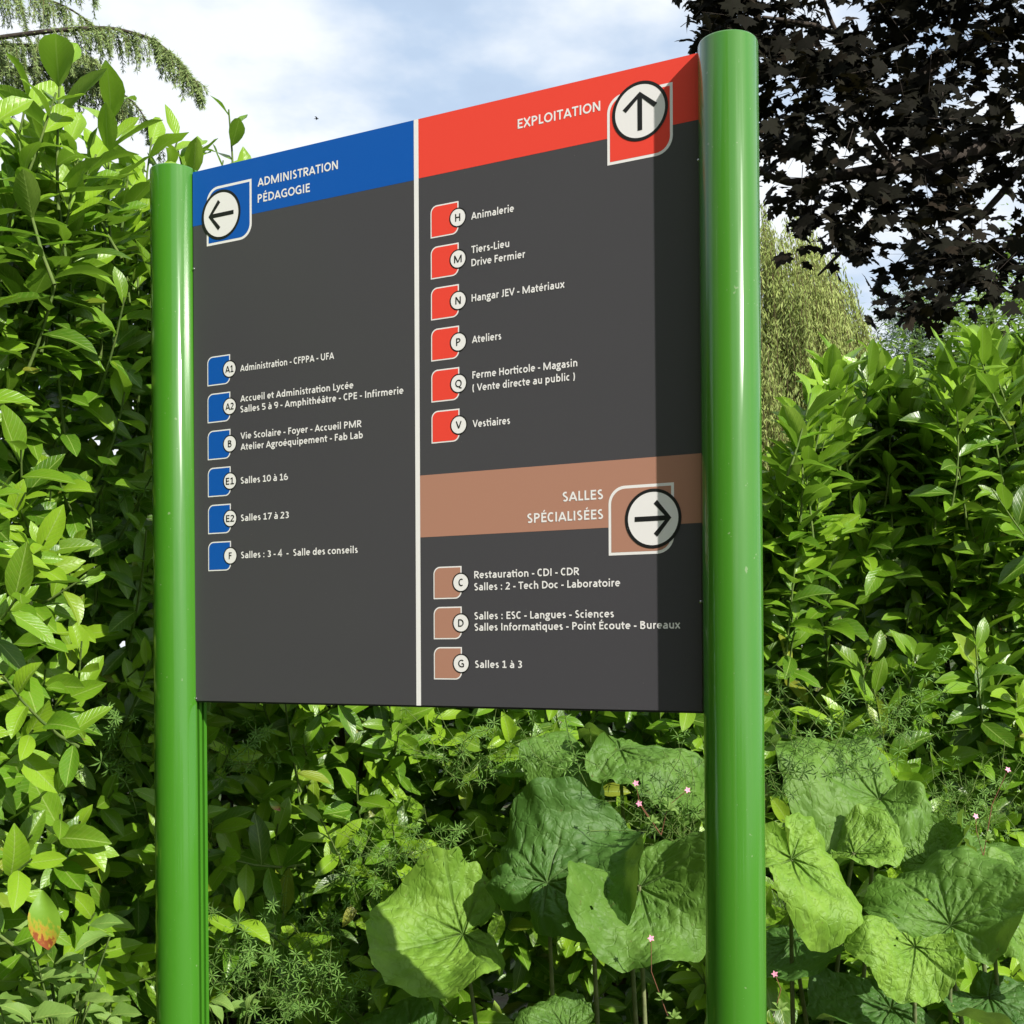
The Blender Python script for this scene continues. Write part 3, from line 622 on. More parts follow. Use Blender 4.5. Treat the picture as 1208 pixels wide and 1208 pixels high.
# ------------------------------------------------------------------ butterbur
def big_leaf(seed, cup=.25, wav=.10, fold=0., drop=.2, tone=.5, rim=1.0):
    """heart-shaped leaf of radius 1, stalk joint at the origin, tip to +Y, upper side +Z"""
    r = random.Random(seed); nr, na = 26, 108; V = []; UV = []; vein = []
    ph = [r.uniform(0, 6.28) for _ in range(8)]
    angs = [0, .72, -.66, 1.5, -1.55, 2.3, -2.25]
    angs = [x+r.uniform(-.10, .10) for x in angs]
    for j in range(na+1):
        f = -math.pi*.972+2*math.pi*.972*j/na
        af = abs(f)
        rad = .95+.30*math.cos(f)-.05*math.cos(3*f)+.05*math.cos(2*f)
        if af > 2.2: rad *= 1-.80*((af-2.2)/(math.pi-2.2))**2.0
        rad *= 1+.07*math.sin(2*f+ph[3])+.045*math.sin(3*f+ph[0])+.016*math.sin(14*f+ph[1]+2*math.sin(3*f))+.012*math.sin(31*f+ph[2]+3*math.sin(5*f))
        for i in range(nr+1):
            p = (i/nr)**.9; q = p*rad
            x = q*math.sin(f); y = q*math.cos(f)
            v = 0
            for k, a_ in enumerate(angs):
                d = abs((f-a_+math.pi) % (2*math.pi)-math.pi)
                dist = q*math.sin(min(d, 1.5)); wdt = .015*(1-.6*p)
                v = max(v, math.exp(-(dist/wdt)**2)*(1-.4*p))
                if p > .18:                                            # side veins leaving the main ones
                    s = ((q*math.cos(min(d, 1.5))*5.2-dist*4.2+k*.37) % 1); s = min(s, 1-s)
                    if dist < .34*q+.03: v = max(v, .55*math.exp(-(s/.075)**2)*(1-p*.3))
            z = cup*q*q-.034*v+.038*(1-v)*abs(math.sin(9*q+f*2))*abs(math.sin(11*f+ph[1]))*min(1, q*2)
            z += wav*p**2.2*(math.sin(2*f+ph[3])*.9+math.sin(4*f+ph[4])*.6+math.sin(7*f+ph[5])*.3+math.sin(13*f+ph[6])*.05)
            z += .020*math.sin(11*x+ph[6])*math.sin(12*y+ph[7])*p+.05*math.sin(3.1*x+ph[2])*math.sin(2.7*y+ph[5])
            z -= drop*max(0, y)**2.2*.6
            z += .25*(math.sin(2.2*x+ph[4])*math.sin(1.9*y+ph[1])+.7*math.sin(4.1*x*y+ph[0]))*p+.035*math.sin(17*f+ph[1])*p**5-1.3*max(0, p-.72)**1.6*(.6+1.0*math.sin(f+ph[2]))
            if fold: z += fold*2.2*abs(x)**1.2
            V.append((x, y, z)); UV.append((x*.5+.5, y*.5+.5)); vein.append(v)
    F = []
    for j in range(na):
        for i in range(nr): a_ = j*(nr+1)+i; F.append((a_, a_+nr+1, a_+nr+2, a_+1))
    F = np.array(F); V = np.array(V)
    if seed % 3 == 1:                                                   # eaten holes
        keep = np.ones(len(F), bool); cen = V[F].mean(1)
        for _ in range(r.randrange(2, 4)):
            a_ = r.uniform(-2, 2); q = r.uniform(.35, .85); keep &= ((cen[:, 0]-q*math.sin(a_))**2+((cen[:, 1]-q*math.cos(a_))*1.5)**2) > r.uniform(.02, .05)**2
        F = F[keep]
    return mesh_np('leaf', V, F, np.array(UV), {'vein': vein, 'age': np.full(len(V), tone)}, M_big)
def butterbur(base, leaves, label):
    base = Vector(base); root = empty('butterbur', base, label=label, cat='plant', group='butterburs at the foot of the hedge')
    for (px, py, Z, rpx, n, tip, tone, kw, seed) in leaves:
        Rr = rpx/FPX*Z*1.0; n = (Vector(n).normalized()+Vector((0, 0, .28))).normalized(); tp = Vector((tip[0], 0, tip[1])); tp = (tp-tp.dot(n)*n).normalized()
        c = P(px, py, Z); j = c-tp*Rr*.30
        x = tp.cross(n); me = big_leaf(seed, tone=tone, **kw)
        o = link('leaf', me, root)
        Mx = Matrix(((x.x, tp.x, n.x, 0), (x.y, tp.y, n.y, 0), (x.z, tp.z, n.z, 0), (0, 0, 0, 1))) @ Matrix.Diagonal((Rr, Rr, Rr, 1))
        Mx.translation = j-base; o.matrix_basis = Mx
        g0 = base+Vector((random.uniform(-.07, .07), random.uniform(-.05, .05), 0)); mid = g0.lerp(j, .55)+Vector((0, .06, .08))
        pts = []
        for t in np.linspace(0, 1, 10): pts.append(np.array(g0*(1-t)**2+mid*2*t*(1-t)+(j-n*.004)*t*t)-np.array(base))
        V, F = tube_np(pts, np.linspace(.008, .0045, 10), 8); link('leaf_stalk', mesh_np('leaf_stalk', V, F, mat=M_stalk), root)
def gb(px, Z): p = P(px, CY, Z); p.z = 0; return p
butterbur(gb(560, 3.1), [(520, 1108, 3.08, 92, (.25, -.80, .55), (-.9, -.45), .85, dict(cup=.05, wav=.22, fold=.22), 21),
                         (655, 1215, 2.85, 50, (0, -.5, .85), (-.5, .3), .3, dict(wav=.06), 3),
                         (470, 1230, 3.05, 60, (0.1, -.5, .85), (-.8, -.3), .1, dict(wav=.08), 9)], 'butterbur with a bright round leaf spread lowest and leftmost under the board')
butterbur(gb(668, 3.2), [(668, 1020, 3.02, 104, (-.42, -.80, .42), (.62, .80), .12, dict(cup=.06, wav=.10, fold=.08, drop=.1), 5)], 'butterbur with one tall dark upright leaf in the middle below the board')
butterbur(gb(765, 3.1), [(762, 1068, 2.90, 92, (-.05, -.86, .42), (.2, -1), .38, dict(cup=.10, wav=.20, fold=.14), 13)], 'butterbur with a half shaded drooping leaf beside the right green post')
butterbur(gb(735, 3.5), [(672, 895, 3.30, 58, (-.2, -.62, .75), (-.9, .2), .35, dict(cup=-.05, wav=.20, fold=-.12), 15),
                         (755, 885, 3.28, 82, (.1, -.55, .82), (.9, .1), .35, dict(cup=-.05, wav=.10, fold=-.16), 4)], 'butterbur with two matt leaves just under the bottom edge of the board')
butterbur(gb(960, 3.1), [(950, 1030, 2.88, 78, (.18, -.80, .52), (.35, -.9), .9, dict(cup=.0, wav=.20, fold=.10), 18),
                         (1022, 1000, 3.02, 52, (-.35, -.45, .8), (.9, .1), .8, dict(wav=.20), 26),
                         (925, 1120, 3.05, 78, (0, -.55, .8), (-.3, -.8), .1, dict(wav=.08), 27)], 'butterbur with a pale crumpled leaf right beside the right green post')
butterbur(gb(1010, 3.5), [(1010, 940, 3.22, 92, (.05, -.55, .82), (-.8, .1), .45, dict(cup=.22, wav=.20), 28)], 'butterbur with a shallow bowl-shaped leaf behind the pale crumpled leaf')
butterbur(gb(1115, 3.1), [(1115, 1068, 2.92, 86, (-.18, -.88, .42), (-.1, 1), .35, dict(cup=.05, wav=.20, fold=.17), 31),
                          (1068, 1125, 2.80, 62, (.12, -.72, .66), (-.6, -.7), .92, dict(cup=.12, wav=.20), 22),
                          (1030, 1195, 2.95, 80, (0, -.5, .85), (-.6, -.5), .08, dict(wav=.08), 33)], 'butterbur with a bright curled leaf below a large grey-green one at the right')
butterbur(gb(1190, 3.2), [(1190, 1075, 2.98, 72, (.2, -.78, .58), (.7, .3), .6, dict(cup=.05, wav=.20), 34),
                          (1105, 1008, 3.12, 46, (-.5, -.62, .6), (.3, 1), .4, dict(fold=.3, wav=.1), 35),
                          (1150, 1012, 3.14, 52, (.5, -.6, .6), (.5, .8), .3, dict(fold=.2, wav=.1), 36),
                          (1185, 1190, 2.95, 78, (0, -.55, .8), (.2, -.8), .06, dict(wav=.07), 37)], 'butterbur at the right edge of the photo with overlapping leaves and two pointed folds')

# ------------------------------------------------------------------ cleavers, weeds, herb robert
def cleavers(px, py, Z, w, h, n, label):
    c = P(px, py, Z); base = Vector((c.x, c.y, max(.0, c.z-h/FPX*Z*.6-.1)))
    LV = Leaves(THIN); st = []
    for k in range(int(n*.6)):
        p = np.array(P(px+random.gauss(0, w*.45), py+h*random.uniform(.0, .5), Z+random.uniform(-.08, .15)))
        d = np.array([random.gauss(0, .6), random.gauss(-.15, .3), random.uniform(.2, 1)]); d /= np.linalg.norm(d); pts = [p.copy()]
        nw = random.randrange(3, 8)
        for j in range(nw):
            d = d+np.array([random.gauss(0, .25), random.gauss(0, .2), random.gauss(-.03, .2)]); d /= np.linalg.norm(d)
            p = p+d*random.uniform(.03, .055); pts.append(p.copy())
            r1 = np.cross(d, [.3, .8, .2]); r1 /= np.linalg.norm(r1); r2 = np.cross(d, r1); sz_ = random.uniform(.022, .034)*(1-.4*j/nw)
            for q in range(7):
                a_ = q*6.283/7+random.uniform(-.2, .2); LV.add(p, r1*math.cos(a_)+r2*math.sin(a_)+d*random.uniform(.0, .5), d, sz_, random.uniform(0, .6))
        st.append(tube_np(pts, .0009, 3))
    ob = empty('cleavers', base); LV.stuff('leaf_whorls', LV.items, M_cleaver, ob, base)
    V, F = join_np(st); link('stem', mesh_np('stem', V-np.array(base), F, mat=M_stem), ob)['kind'] = 'stuff'
    tag(ob, label, 'weed', 'clumps of cleavers climbing through the hedge')
for a in [(285, 1120, 3.12, 60, 150, 60, 'dense shaded clump of cleavers just right of the left post near the ground'),
          (360, 1170, 3.1, 60, 80, 45, 'shaded cleavers low between the left post and the leftmost round leaf'),
          (440, 1010, 3.25, 35, 110, 30, 'sunlit cleavers above and left of the leftmost round leaf'),
          (545, 900, 3.35, 50, 90, 34, 'bright cleavers under the middle of the board where the divider ends'),
          (520, 1010, 3.2, 50, 40, 20, 'thin cleavers just above the leftmost round leaf'),
          (690, 905, 3.2, 40, 60, 12, 'few cleavers lying across the two matt leaves under the board'),
          (800, 960, 3.1, 28, 90, 40, 'yellow-green cleavers squeezed against the left side of the right post'),
          (940, 900, 3.1, 30, 110, 24, 'tall cleavers just right of the right post with whorls on thin stems'),
          (1015, 870, 3.2, 50, 80, 18, 'cleavers rising over the bowl-shaped leaf right of the post'),
          (1150, 960, 3.4, 70, 80, 60, 'shaded cleavers near the right edge above the pointed folds'),
          (1060, 850, 3.6, 60, 80, 28, 'cleavers in the laurels right of the post, above the butterburs'),
          (120, 640, 3.05, 25, 110, 16, 'wispy cleavers in the dark hollow left of the left post'),
          (125, 880, 3.0, 25, 90, 16, 'wispy cleavers in the laurel beside the lower left post'),
          (270, 880, 3.1, 30, 90, 20, 'shaded cleavers below the bottom left corner of the board')]: cleavers(*a)

def weed_clump(px, py, Z, n, size, label, spread=.12):
    c = P(px, py, Z); base = Vector((c.x, c.y+.05, max(.02, c.z-.25))); root = empty('broadleaf_weed', base, label=label, cat='weed', group='broadleaf weeds along the hedge foot')
    LV = Leaves(SOFT); st = []
    for k in range(n):
        q = np.array(c)+np.array([max(-1.3, min(1.1, random.gauss(0, 1)))*spread, random.uniform(-.06, .06), random.gauss(0, spread*.5)])
        d = np.array([random.gauss(0, .8), -random.uniform(0, .6), random.uniform(-.1, .9)])
        LV.add(q, d, np.array([.1, -.4, .9]), size*random.uniform(.7, 1.1), random.random()); st.append(tube_np([np.array(base), (np.array(base)+q)/2+np.array([0, 0, .03]), q], .002, 4))
    LV.parts('leaf', LV.items, M_matte, root, base, CACHE)
    V, F = join_np(st); link('stem', mesh_np('stem', V-np.array(base), F, mat=M_stem), root)
weed_clump(65, 1165, 2.6, 26, .095, 'pale broadleaf weed with crinkled leaves in the bottom left corner')
weed_clump(20, 1195, 2.45, 12, .10, 'small broadleaf weed below the yellowing leaf at the very left', .07)
weed_clump(112, 1200, 2.8, 10, .075, 'broadleaf weed touching the foot of the left green post on its left', .07)
weed_clump(272, 1190, 3.0, 10, .07, 'bright broadleaf weed at the foot of the left post on its right', .05)
weed_clump(800, 965, 3.2, 9, .075, 'small bright broadleaf weed between the dark leaf and the right post', .04)

M_yel = mat('yellowing_leaf', (.45, .40, .03), .35); Nn, L, b = nodes(M_yel)
uvn = nd(Nn, 'ShaderNodeUVMap').outputs[0]; spn = nd(Nn, 'ShaderNodeSeparateXYZ'); L.new(uvn, spn.inputs[0]); nn = nd(Nn, 'ShaderNodeTexNoise'); nn.inputs['Scale'].default_value = 9; nn.inputs['Detail'].default_value = 6; L.new(uvn, nn.inputs[0])
L.new(ramp(Nn, L, math_(Nn, L, 'ADD', math_(Nn, L, 'ADD', spn.outputs[1], math_(Nn, L, 'MULTIPLY', math_(Nn, L, 'SUBTRACT', spn.outputs[0], .5), .35)), math_(Nn, L, 'MULTIPLY', math_(Nn, L, 'SUBTRACT', nn.outputs[0], .5), 1.0)), [(.50, (.13, .25, .02)), (.64, (.27, .28, .025)), (.78, (.36, .22, .03)), (.88, (.22, .06, .02))]), b.inputs['Base Color'])
LVY = leaf_shape(1, .50, .22, .5, .25, .03, 10, 1.25, 3)
for px, py, Z, L_, d, lab in [(50, 1050, 2.26, .115, (.12, -.2, -1), 'yellow laurel leaf with a red-brown blotch hanging low at the left'),
                               (318, 944, 3.12, .04, (.7, -.3, -.6), 'small orange and yellow dying leaf right of the left post')]:
    V, F, U = LVY; o = link('yellowing_leaf', mesh_np('yellowing_leaf', V, F, U, mat=M_yel)); B = basis(np.array(d, float), np.array([.15, -1, .25]))*L_
    p = P(px, py, Z); o.matrix_world = Matrix([list(map(float, B[i]))+[p[i]] for i in range(3)]+[[0, 0, 0, 1]]); tag(o, lab, 'leaf')

M_pink = mat('pink_petal', (.75, .30, .42), .6); M_redstem = mat('reddish_stem', (.22, .09, .05), .6)
PET = leaf_shape(1, .62, .1, .4, 0, .0, 3, .7, 5)
def herb_robert(px, py, Z, flowers, leafs, label):
    base = P(px, py, Z); root = empty('herb_robert', base, label=label, cat='wildflower', group='pink herb robert among the weeds')
    st = []
    for fx, fy in flowers:
        q = P(fx, fy, Z-random.uniform(0, .05))-base; st.append(tube_np([(0, 0, 0), tuple(q*.55+Vector((random.uniform(-.02, .02), 0, .01))), tuple(q)], .0011, 4))
        V0, F0, U0 = PET; pr = []
        nf = np.array([random.uniform(-.3, .3), -1, random.uniform(.1, .6)]); nf /= np.linalg.norm(nf); r1 = np.cross(nf, [0, 0, 1]); r1 /= np.linalg.norm(r1); r2 = np.cross(nf, r1)
        cen = None
        for k in range(5):
            a_ = k*2*math.pi/5; B = basis(r1*math.cos(a_)+r2*math.sin(a_)+nf*.25, nf)*.0085; pr.append((V0@B.T+np.array(q), F0))
        V, F = join_np([pr[0]]); fl = link('flower', mesh_np('flower', *tube_np([tuple(q-Vector(nf)*.008), tuple(q)], [.001, .0022], 6), mat=M_redstem), root)
        for pp in pr: link('petal', mesh_np('petal', *pp, mat=M_pink), fl)
    V, F = join_np(st); link('stem', mesh_np('stem', V, F, mat=M_redstem), root)
    for lx, ly, s in leafs:
        q = P(lx, ly, Z-.02)-base; pr = []
        for k in range(5):
            a_ = (k-2)*.65; B = basis(np.array([math.sin(a_), -.2, math.cos(a_)*.9-.1]), np.array([0, -.7, .6]))*s; pr.append((SOFT[k % 6][0]@B.T+np.array(q), SOFT[k % 6][1]))
        V, F = join_np(pr); U = np.tile(SOFT[0][2], (5, 1)); link('leaf', mesh_np('leaf', V, F, U, {'var': np.full(len(V), .6), 'age': np.full(len(V), .7)}, M_matte), root)
herb_robert(790, 1205, 2.75, [(768, 1107)], [(783, 1178, .022), (795, 1200, .02)], 'tall single-flowered herb robert in front of the drooping leaf by the right post')
herb_robert(780, 985, 2.95, [(750, 924), (754, 948), (811, 932)], [(790, 955, .02), (770, 970, .02)], 'herb robert with three pink flowers under the right end of the board')
herb_robert(912, 1200, 2.85, [(914, 1149)], [(920, 1190, .025)], 'herb robert with one pink flower low just right of the right post')
herb_robert(1160, 1010, 3.0, [(1151, 963), (1189, 908)], [(1165, 990, .02)], 'herb robert with two pink flowers near the right edge')

# ------------------------------------------------------------------ maple (dark leaved)
def maple_shape(seed):
    r = random.Random(seed); ctl = [(0, .0), (.18, -.16), (.42, -.12), (.36, .08), (.70, .16), (.52, .30), (.62, .52), (.34, .46), (.30, .62), (.16, .66), (0, 1.0)]
    ctl = [(x*(1+r.uniform(-.1, .1)), y*(1+r.uniform(-.07, .07))) for x, y in ctl]
    V = [(0, .28, 0)]+[(x, y, -.25*(x*x)-.12*y*y+r.uniform(-.03, .03)) for x, y in ctl]+[(-x, y, -.25*x*x-.12*y*y+r.uniform(-.03, .03)) for x, y in reversed(ctl[1:-1])]
    n = len(V)-1; F = [(0, i+1, (i+1) % n+1) for i in range(n)]
    V = np.array(V); return V, np.array(F), np.stack([V[:, 0]+.5, V[:, 1]], 1)
MAPLE = [maple_shape(i) for i in range(6)]
def blade(w, bend): return np.array([(0, 0, 0), (w/2, .45, bend), (0, 1, 0), (-w/2, .45, bend)], float), np.array([(0, 1, 2, 3)]), np.array([(.5, 0), (1, .5), (.5, 1), (0, .5)], float)
BUSHY = [blade(.6, .12), blade(.7, -.1), blade(.5, .2)]
MB = np.array([P(1420, CY, 9.3).x, 9.3, 0]); mroot = empty('maple_tree', MB, label='dark purple-leaved maple overhanging the upper right corner', cat='tree')
def P_(x, y, Z): return np.array(P(x, y, Z))
limbs = []
def limb(pts, r0, r1):
    pts = [np.array(p, float) for p in pts]; out_ = []
    for i in range(len(pts)-1):
        p0 = pts[max(i-1, 0)]; p1, p2 = pts[i], pts[i+1]; p3 = pts[min(i+2, len(pts)-1)]
        for t in np.linspace(0, 1, 5)[:-1]: out_.append(.5*((2*p1)+(-p0+p2)*t+(2*p0-5*p1+4*p2-p3)*t*t+(-p0+3*p1-3*p2+p3)*t**3))
    out_.append(pts[-1]); out_ = np.array(out_); limbs.append(out_); return tube_np(out_, np.linspace(r0, r1, len(out_)), 9)
TB = [limb([MB+[0, 0, -.1], MB+[.05, 0, 2], MB+[-.1, 0, 4.2], MB+[.2, .1, 7], MB+[.1, 0, 9.5]], .24, .05)]
LB = [limb([MB+[0, 0, 3.4], P_(1300, 120, 9.2), P_(1208, 160, 9), P_(1100, 190, 8.8), P_(1000, 206, 8.6), P_(930, 215, 8.5), P_(880, 190, 8.4)], .10, .012),
      limb([P_(1320, 60, 9.2), P_(1230, 30, 9), P_(1130, 60, 8.8), P_(1040, 110, 8.6), P_(985, 40, 8.5), P_(900, 20, 8.4)], .06, .01),
      limb([P_(1250, 135, 9.1), P_(1180, 230, 8.9), P_(1110, 300, 8.7), P_(1060, 340, 8.6)], .035, .008),
      limb([P_(1120, 187, 8.85), P_(1050, 240, 8.7), P_(1000, 290, 8.6), P_(965, 325, 8.6)], .03, .007),
      limb([P_(1060, 200, 8.7), P_(1010, 130, 8.6), P_(1000, 70, 8.6), P_(975, 10, 8.5), P_(960, -60, 8.5)], .03, .008),
      limb([MB+[0, 0, 5], P_(1300, -80, 8.7), P_(1150, -110, 8.4), P_(980, -100, 8.2), P_(850, -60, 8.3)], .07, .012),
      limb([MB+[0, 0, 3.6], MB+[1.2, -.6, 4.2], MB+[2.6, -1, 5]], .09, .02),
      limb([P_(1290, 150, 9.1), P_(1240, 280, 8.9), P_(1190, 340, 8.8)], .03, .008)]
V, F = join_np(TB); link('trunk', mesh_np('trunk', V-MB, F, mat=M_bark), mroot)
for v_, f_ in LB: link('limb', mesh_np('limb', v_-MB, f_, mat=M_bark), mroot)
# crown: clusters of leaves; lower edge follows the outline against the sky
def crown_low(x):   # lowest pixel row of leaves
    return np.interp(x, [780, 800, 835, 880, 905, 930, 955, 975, 1000, 1030, 1060, 1100, 1130, 1170, 1208, 1400], [20, 62, 60, 195, 245, 200, 330, 345, 300, 345, 385, 395, 372, 355, 330, 330])
LV = Leaves(MAPLE); tw = []
cnt = 0
while cnt < 800:
    x = random.uniform(842, 1520); y = random.uniform(-400, 400)
    if cnt < 34: x = random.uniform(830, 880); y = random.uniform(-70, 40)
    if y > crown_low(x)-12: continue
    if y < -60 and random.random() < .35: continue
    if x > 1215 and random.random() < .4: continue
    # gaps where the sky shows
    if any(((x-gx_)/rx)**2+((y-gy_)/ry)**2 < 1 for gx_, gy_, rx, ry in [(1005, 22, 26, 22), (1150, 130, 30, 20), (1110, 165, 26, 12), (985, 100, 9, 8), (940, 178, 12, 8), (1060, 205, 22, 10), (1185, 235, 20, 14), (1045, 292, 26, 22), (1190, 70, 10, 10), (925, 95, 12, 9), (1075, 75, 14, 10), (1030, 175, 9, 7), (1120, 250, 16, 9), (985, 255, 10, 12), (1090, 330, 14, 10), (1165, 290, 14, 12), (915, 150, 9, 8), (1130, 20, 12, 9)]): continue
    cnt += 1
    Z = random.uniform(7.9, 9.6); c = P_(x, y, Z); d = np.array([random.gauss(-.5, .6), random.gauss(-.2, .6), random.gauss(-.05, .4)]); d /= np.linalg.norm(d)
    tw.append(tube_np([c-d*.22, c, c+d*.2], [.003, .002, .001], 4))
    for k in range(random.randrange(7, 13)):
        p = c+d*random.uniform(-.2, .25)+np.array([random.gauss(0, .075), random.gauss(0, .1), random.gauss(0, .06)])
        a_ = d*.5+np.array([random.gauss(0, .7), random.gauss(-.2, .5), random.gauss(-.45, .45)])
        LV.add(p, a_, np.array([random.gauss(0, .45), random.gauss(-.55, .4), random.gauss(.8, .3)]), random.uniform(.08, .135), 0)
def mscore(q):
    x, y = project(q[1]); return (q[3]/q[1][1]*FPX if (-5 < x < 1213 and -5 < y < 1208 and not (825 < x < 900 and y > 35)) else -1)-(q[1][1]-7.5)*4
its = sorted(LV.items, key=mscore, reverse=True)
LV.parts('leaf', its[:300], M_maple, mroot, MB, CACHE); LV.stuff('crown', its[300:], M_maple, mroot, MB)
V, F = join_np(tw); link('twig', mesh_np('twig', V-MB, F, mat=M_bark), mroot)['kind'] = 'stuff'

# ------------------------------------------------------------------ willow
WB = gb(868, 23); wroot = empty('willow_tree', WB, label='weeping willow with pale yellow-green hanging strands behind the right post', cat='tree')
WIL = [blade(.2, .05), blade(.24, -.05), blade(.17, .08)]
LV = Leaves(WIL); st = []
WCL = [(random.uniform(0, 6.283), 3.2*math.sqrt(random.uniform(.1, 1)), random.uniform(.5, 1), random.uniform(0, 1)) for _ in range(120)]
for k in range(3000):
    ca, cr_, cz_, ct_ = WCL[k % 120]; a_ = ca+random.gauss(0, .09); rr = max(.3, cr_+random.gauss(0, .16)); th = a_
    zt = 1.8+8.2*math.sqrt(max(0, 1-(rr/3.4)**2))+random.uniform(-1.2, .2)
    if k % 2: zt *= cz_
    p = np.array([WB.x+rr*math.cos(th), WB.y+rr*math.sin(th), zt]); Ls = max(.5, min(random.uniform(1.2, 3.6), zt-.6))
    sway = np.array([random.gauss(0, .06), random.gauss(0, .06), 0]); n = int(Ls/.085); pts = []
    tone = min(1, max(0, ct_+random.gauss(0, .12)))
    outv = np.array([math.cos(th), math.sin(th), 0])
    for j in range(n+1):
        t = j/n; q = p+outv*.35*math.sin(t*1.5)+sway*t+np.array([0, 0, -Ls*t+.25*math.sin(min(1, t*4)*math.pi)*.5]); pts.append(q)
        for s_ in range(3): LV.add(q+np.array([random.gauss(0, .04), random.gauss(0, .04), random.gauss(0, .04)]), np.array([random.gauss(0, .45), random.gauss(0, .45), -1]), np.array([random.gauss(0, 1), -1, .6]), random.uniform(.08, .14), tone*random.uniform(.5, 1))
    st.append(tube_np(pts[::3] if len(pts) > 6 else pts, .006, 3))
LV.stuff('crown', LV.items, M_willow, wroot, WB)
V, F = join_np(st); link('hanging_twigs', mesh_np('hanging_twigs', V-np.array(WB), F, mat=M_twig), wroot)['kind'] = 'stuff'
tb = [tube_np([np.array(WB)+[0, 0, -.1], np.array(WB)+[.1, 0, 2], np.array(WB)+[-.1, .1, 4]], [.35, .28, .2], 10)]
for k in range(7):
    a_ = k*.9; tb.append(tube_np([np.array(WB)+[0, 0, 3+.2*k], np.array(WB)+[1.1*math.cos(a_), 1.1*math.sin(a_), 5.6+.2*k], np.array(WB)+[2*math.cos(a_), 2*math.sin(a_), 7.2]], [.14, .09, .04], 7))
V, F = join_np(tb); link('trunk', mesh_np('trunk', V-np.array(WB), F, mat=M_bark), wroot)

# ------------------------------------------------------------------ leafy tree and blue cedar at the right
def leafy_tree(px, Z, py_top, rad, m, shapes, n, size, label, name, flatl=False, trunk_r=.15, low=.25):
    B = np.array(gb(px, Z)); H = EYE+(CY-py_top)/FPX*Z; root = empty(name, B, label=label, cat='shrub' if 'shrub' in name else 'tree'); LV = Leaves(shapes); st = []
    st.append(tube_np([B+[0, 0, -.1], B+[.05, 0, H*.5], B+[0, .05, H*.92]], [trunk_r, trunk_r*.6, .03], 9))
    nc = 130
    for k in range(nc):
        t = random.uniform(low, 1); a_ = random.uniform(0, 6.283); r_ = rad*(math.sqrt(max(.02, 1-((t-.45)/.58)**2)) if not flatl else (1.06-t)*1.15)*random.uniform(.35, 1.05)
        c = B+np.array([r_*math.cos(a_), r_*math.sin(a_), H*t]); 
        if k % 3 == 0 or flatl: st.append(tube_np([B+[0, 0, H*max(.2, t-.1)], (B+[0, 0, H*t]+c)/2+[0, 0, .1], c], [.04, .025, .008], 5))
        for j in range(n//nc):
            s_ = rad*.17
            o_ = np.array([random.gauss(0, s_), random.gauss(0, s_), random.gauss(0, s_*(.22 if flatl else .7))])
            LV.add(c+o_, np.array([random.gauss(0, 1), random.gauss(0, 1), random.gauss(0, .5)-(.2 if flatl else 0)]), np.array([random.gauss(0, .5), -.3, 1]), size*random.uniform(.7, 1.2), random.random()*.7)
    LV.stuff('crown', LV.items, m, root, B); V, F = join_np(st); link('trunk', mesh_np('trunk', V-B, F, mat=M_bark), root)
leafy_tree(1175, 15, 340, 1.6, M_bush, BUSHY, 12000, .10, 'sunlit mid-green leafy tree behind the laurels under the dark maple', 'leafy_tree')
leafy_tree(1085, 26, 345, 2.3, M_bluecedar, [blade(.2, .05), blade(.15, -.05)], 26000, .16, 'hazy blue-green cedar with layered branches in the sky gap right of the willow', 'blue_cedar', True)
leafy_tree(1290, 20, 250, 2.6, M_bush, BUSHY, 6500, .13, 'taller leafy tree glimpsed through the dark maple at the right edge', 'leafy_tree')

# ------------------------------------------------------------------ deodar cedar, top left
CB = np.array(gb(-330, 8.6)); croot = empty('deodar_cedar', CB, label='deodar cedar whose drooping needled branches reach in at the top left', cat='tree')
LV = Leaves([blade(.13, .02), blade(.16, -.02)]); br = []; tws = []
def droop(pts, r0, nt, ln, age):
    pts = [P_(*p) for p in pts]; out_ = []
    for i in range(len(pts)-1):
        for t in np.linspace(0, 1, 7)[:-1]: out_.append(pts[i]*(1-t)+pts[i+1]*t)
    out_.append(pts[-1]); out_ = np.array(out_); sm = out_.copy(); 
    for _ in range(3): sm[1:-1] = (sm[:-2]+sm[1:-1]*2+sm[2:])/4
    br.append(tube_np(sm, np.linspace(r0, .003, len(sm)), 6))
    def needles(p, d, s, ag):
        for _ in range(8): LV.add(p, d*.8+np.array([random.gauss(0, .6), random.gauss(0, .6), random.gauss(-.1, .45)]), np.array([random.gauss(0, 1), -1, .6]), s, ag)
    for i in range(2, len(sm)): needles(sm[i], (sm[i]-sm[i-1])/np.linalg.norm(sm[i]-sm[i-1]), .04, age)
    for k in range(nt):
        f = random.uniform(.1, 1.0); q = f*(len(sm)-1); i = min(int(q), len(sm)-2); p = sm[i]+(sm[i+1]-sm[i])*(q-i); along = sm[i+1]-sm[i]; along /= np.linalg.norm(along)
        L_ = ln*random.uniform(.4, 1.15)*(1.1-.5*f); d = along*random.uniform(.2, 1.0)+np.array([random.gauss(0, .3), random.gauss(0, .6), random.uniform(-.3, .25)]); tp = [p.copy()]; n = max(3, int(L_/.022))
        for j in range(n):
            d = d/np.linalg.norm(d); d = d*.86+np.array([0, 0, -.26]); p = p+d/np.linalg.norm(d)*.022; tp.append(p.copy()); needles(p, d/np.linalg.norm(d), random.uniform(.028, .046), age*random.uniform(.3, 1))
        tws.append(tube_np(tp, .0022, 3))
droop([(-160, 40, 8.6), (-60, 10, 8.5), (20, -12, 8.4), (80, 8, 8.4), (118, 35, 8.4)], .02, 110, .34, .5)
droop([(-160, 130, 8.8), (-40, 95, 8.7), (60, 75, 8.7), (120, 85, 8.6), (150, 130, 8.6)], .02, 150, .36, .6)
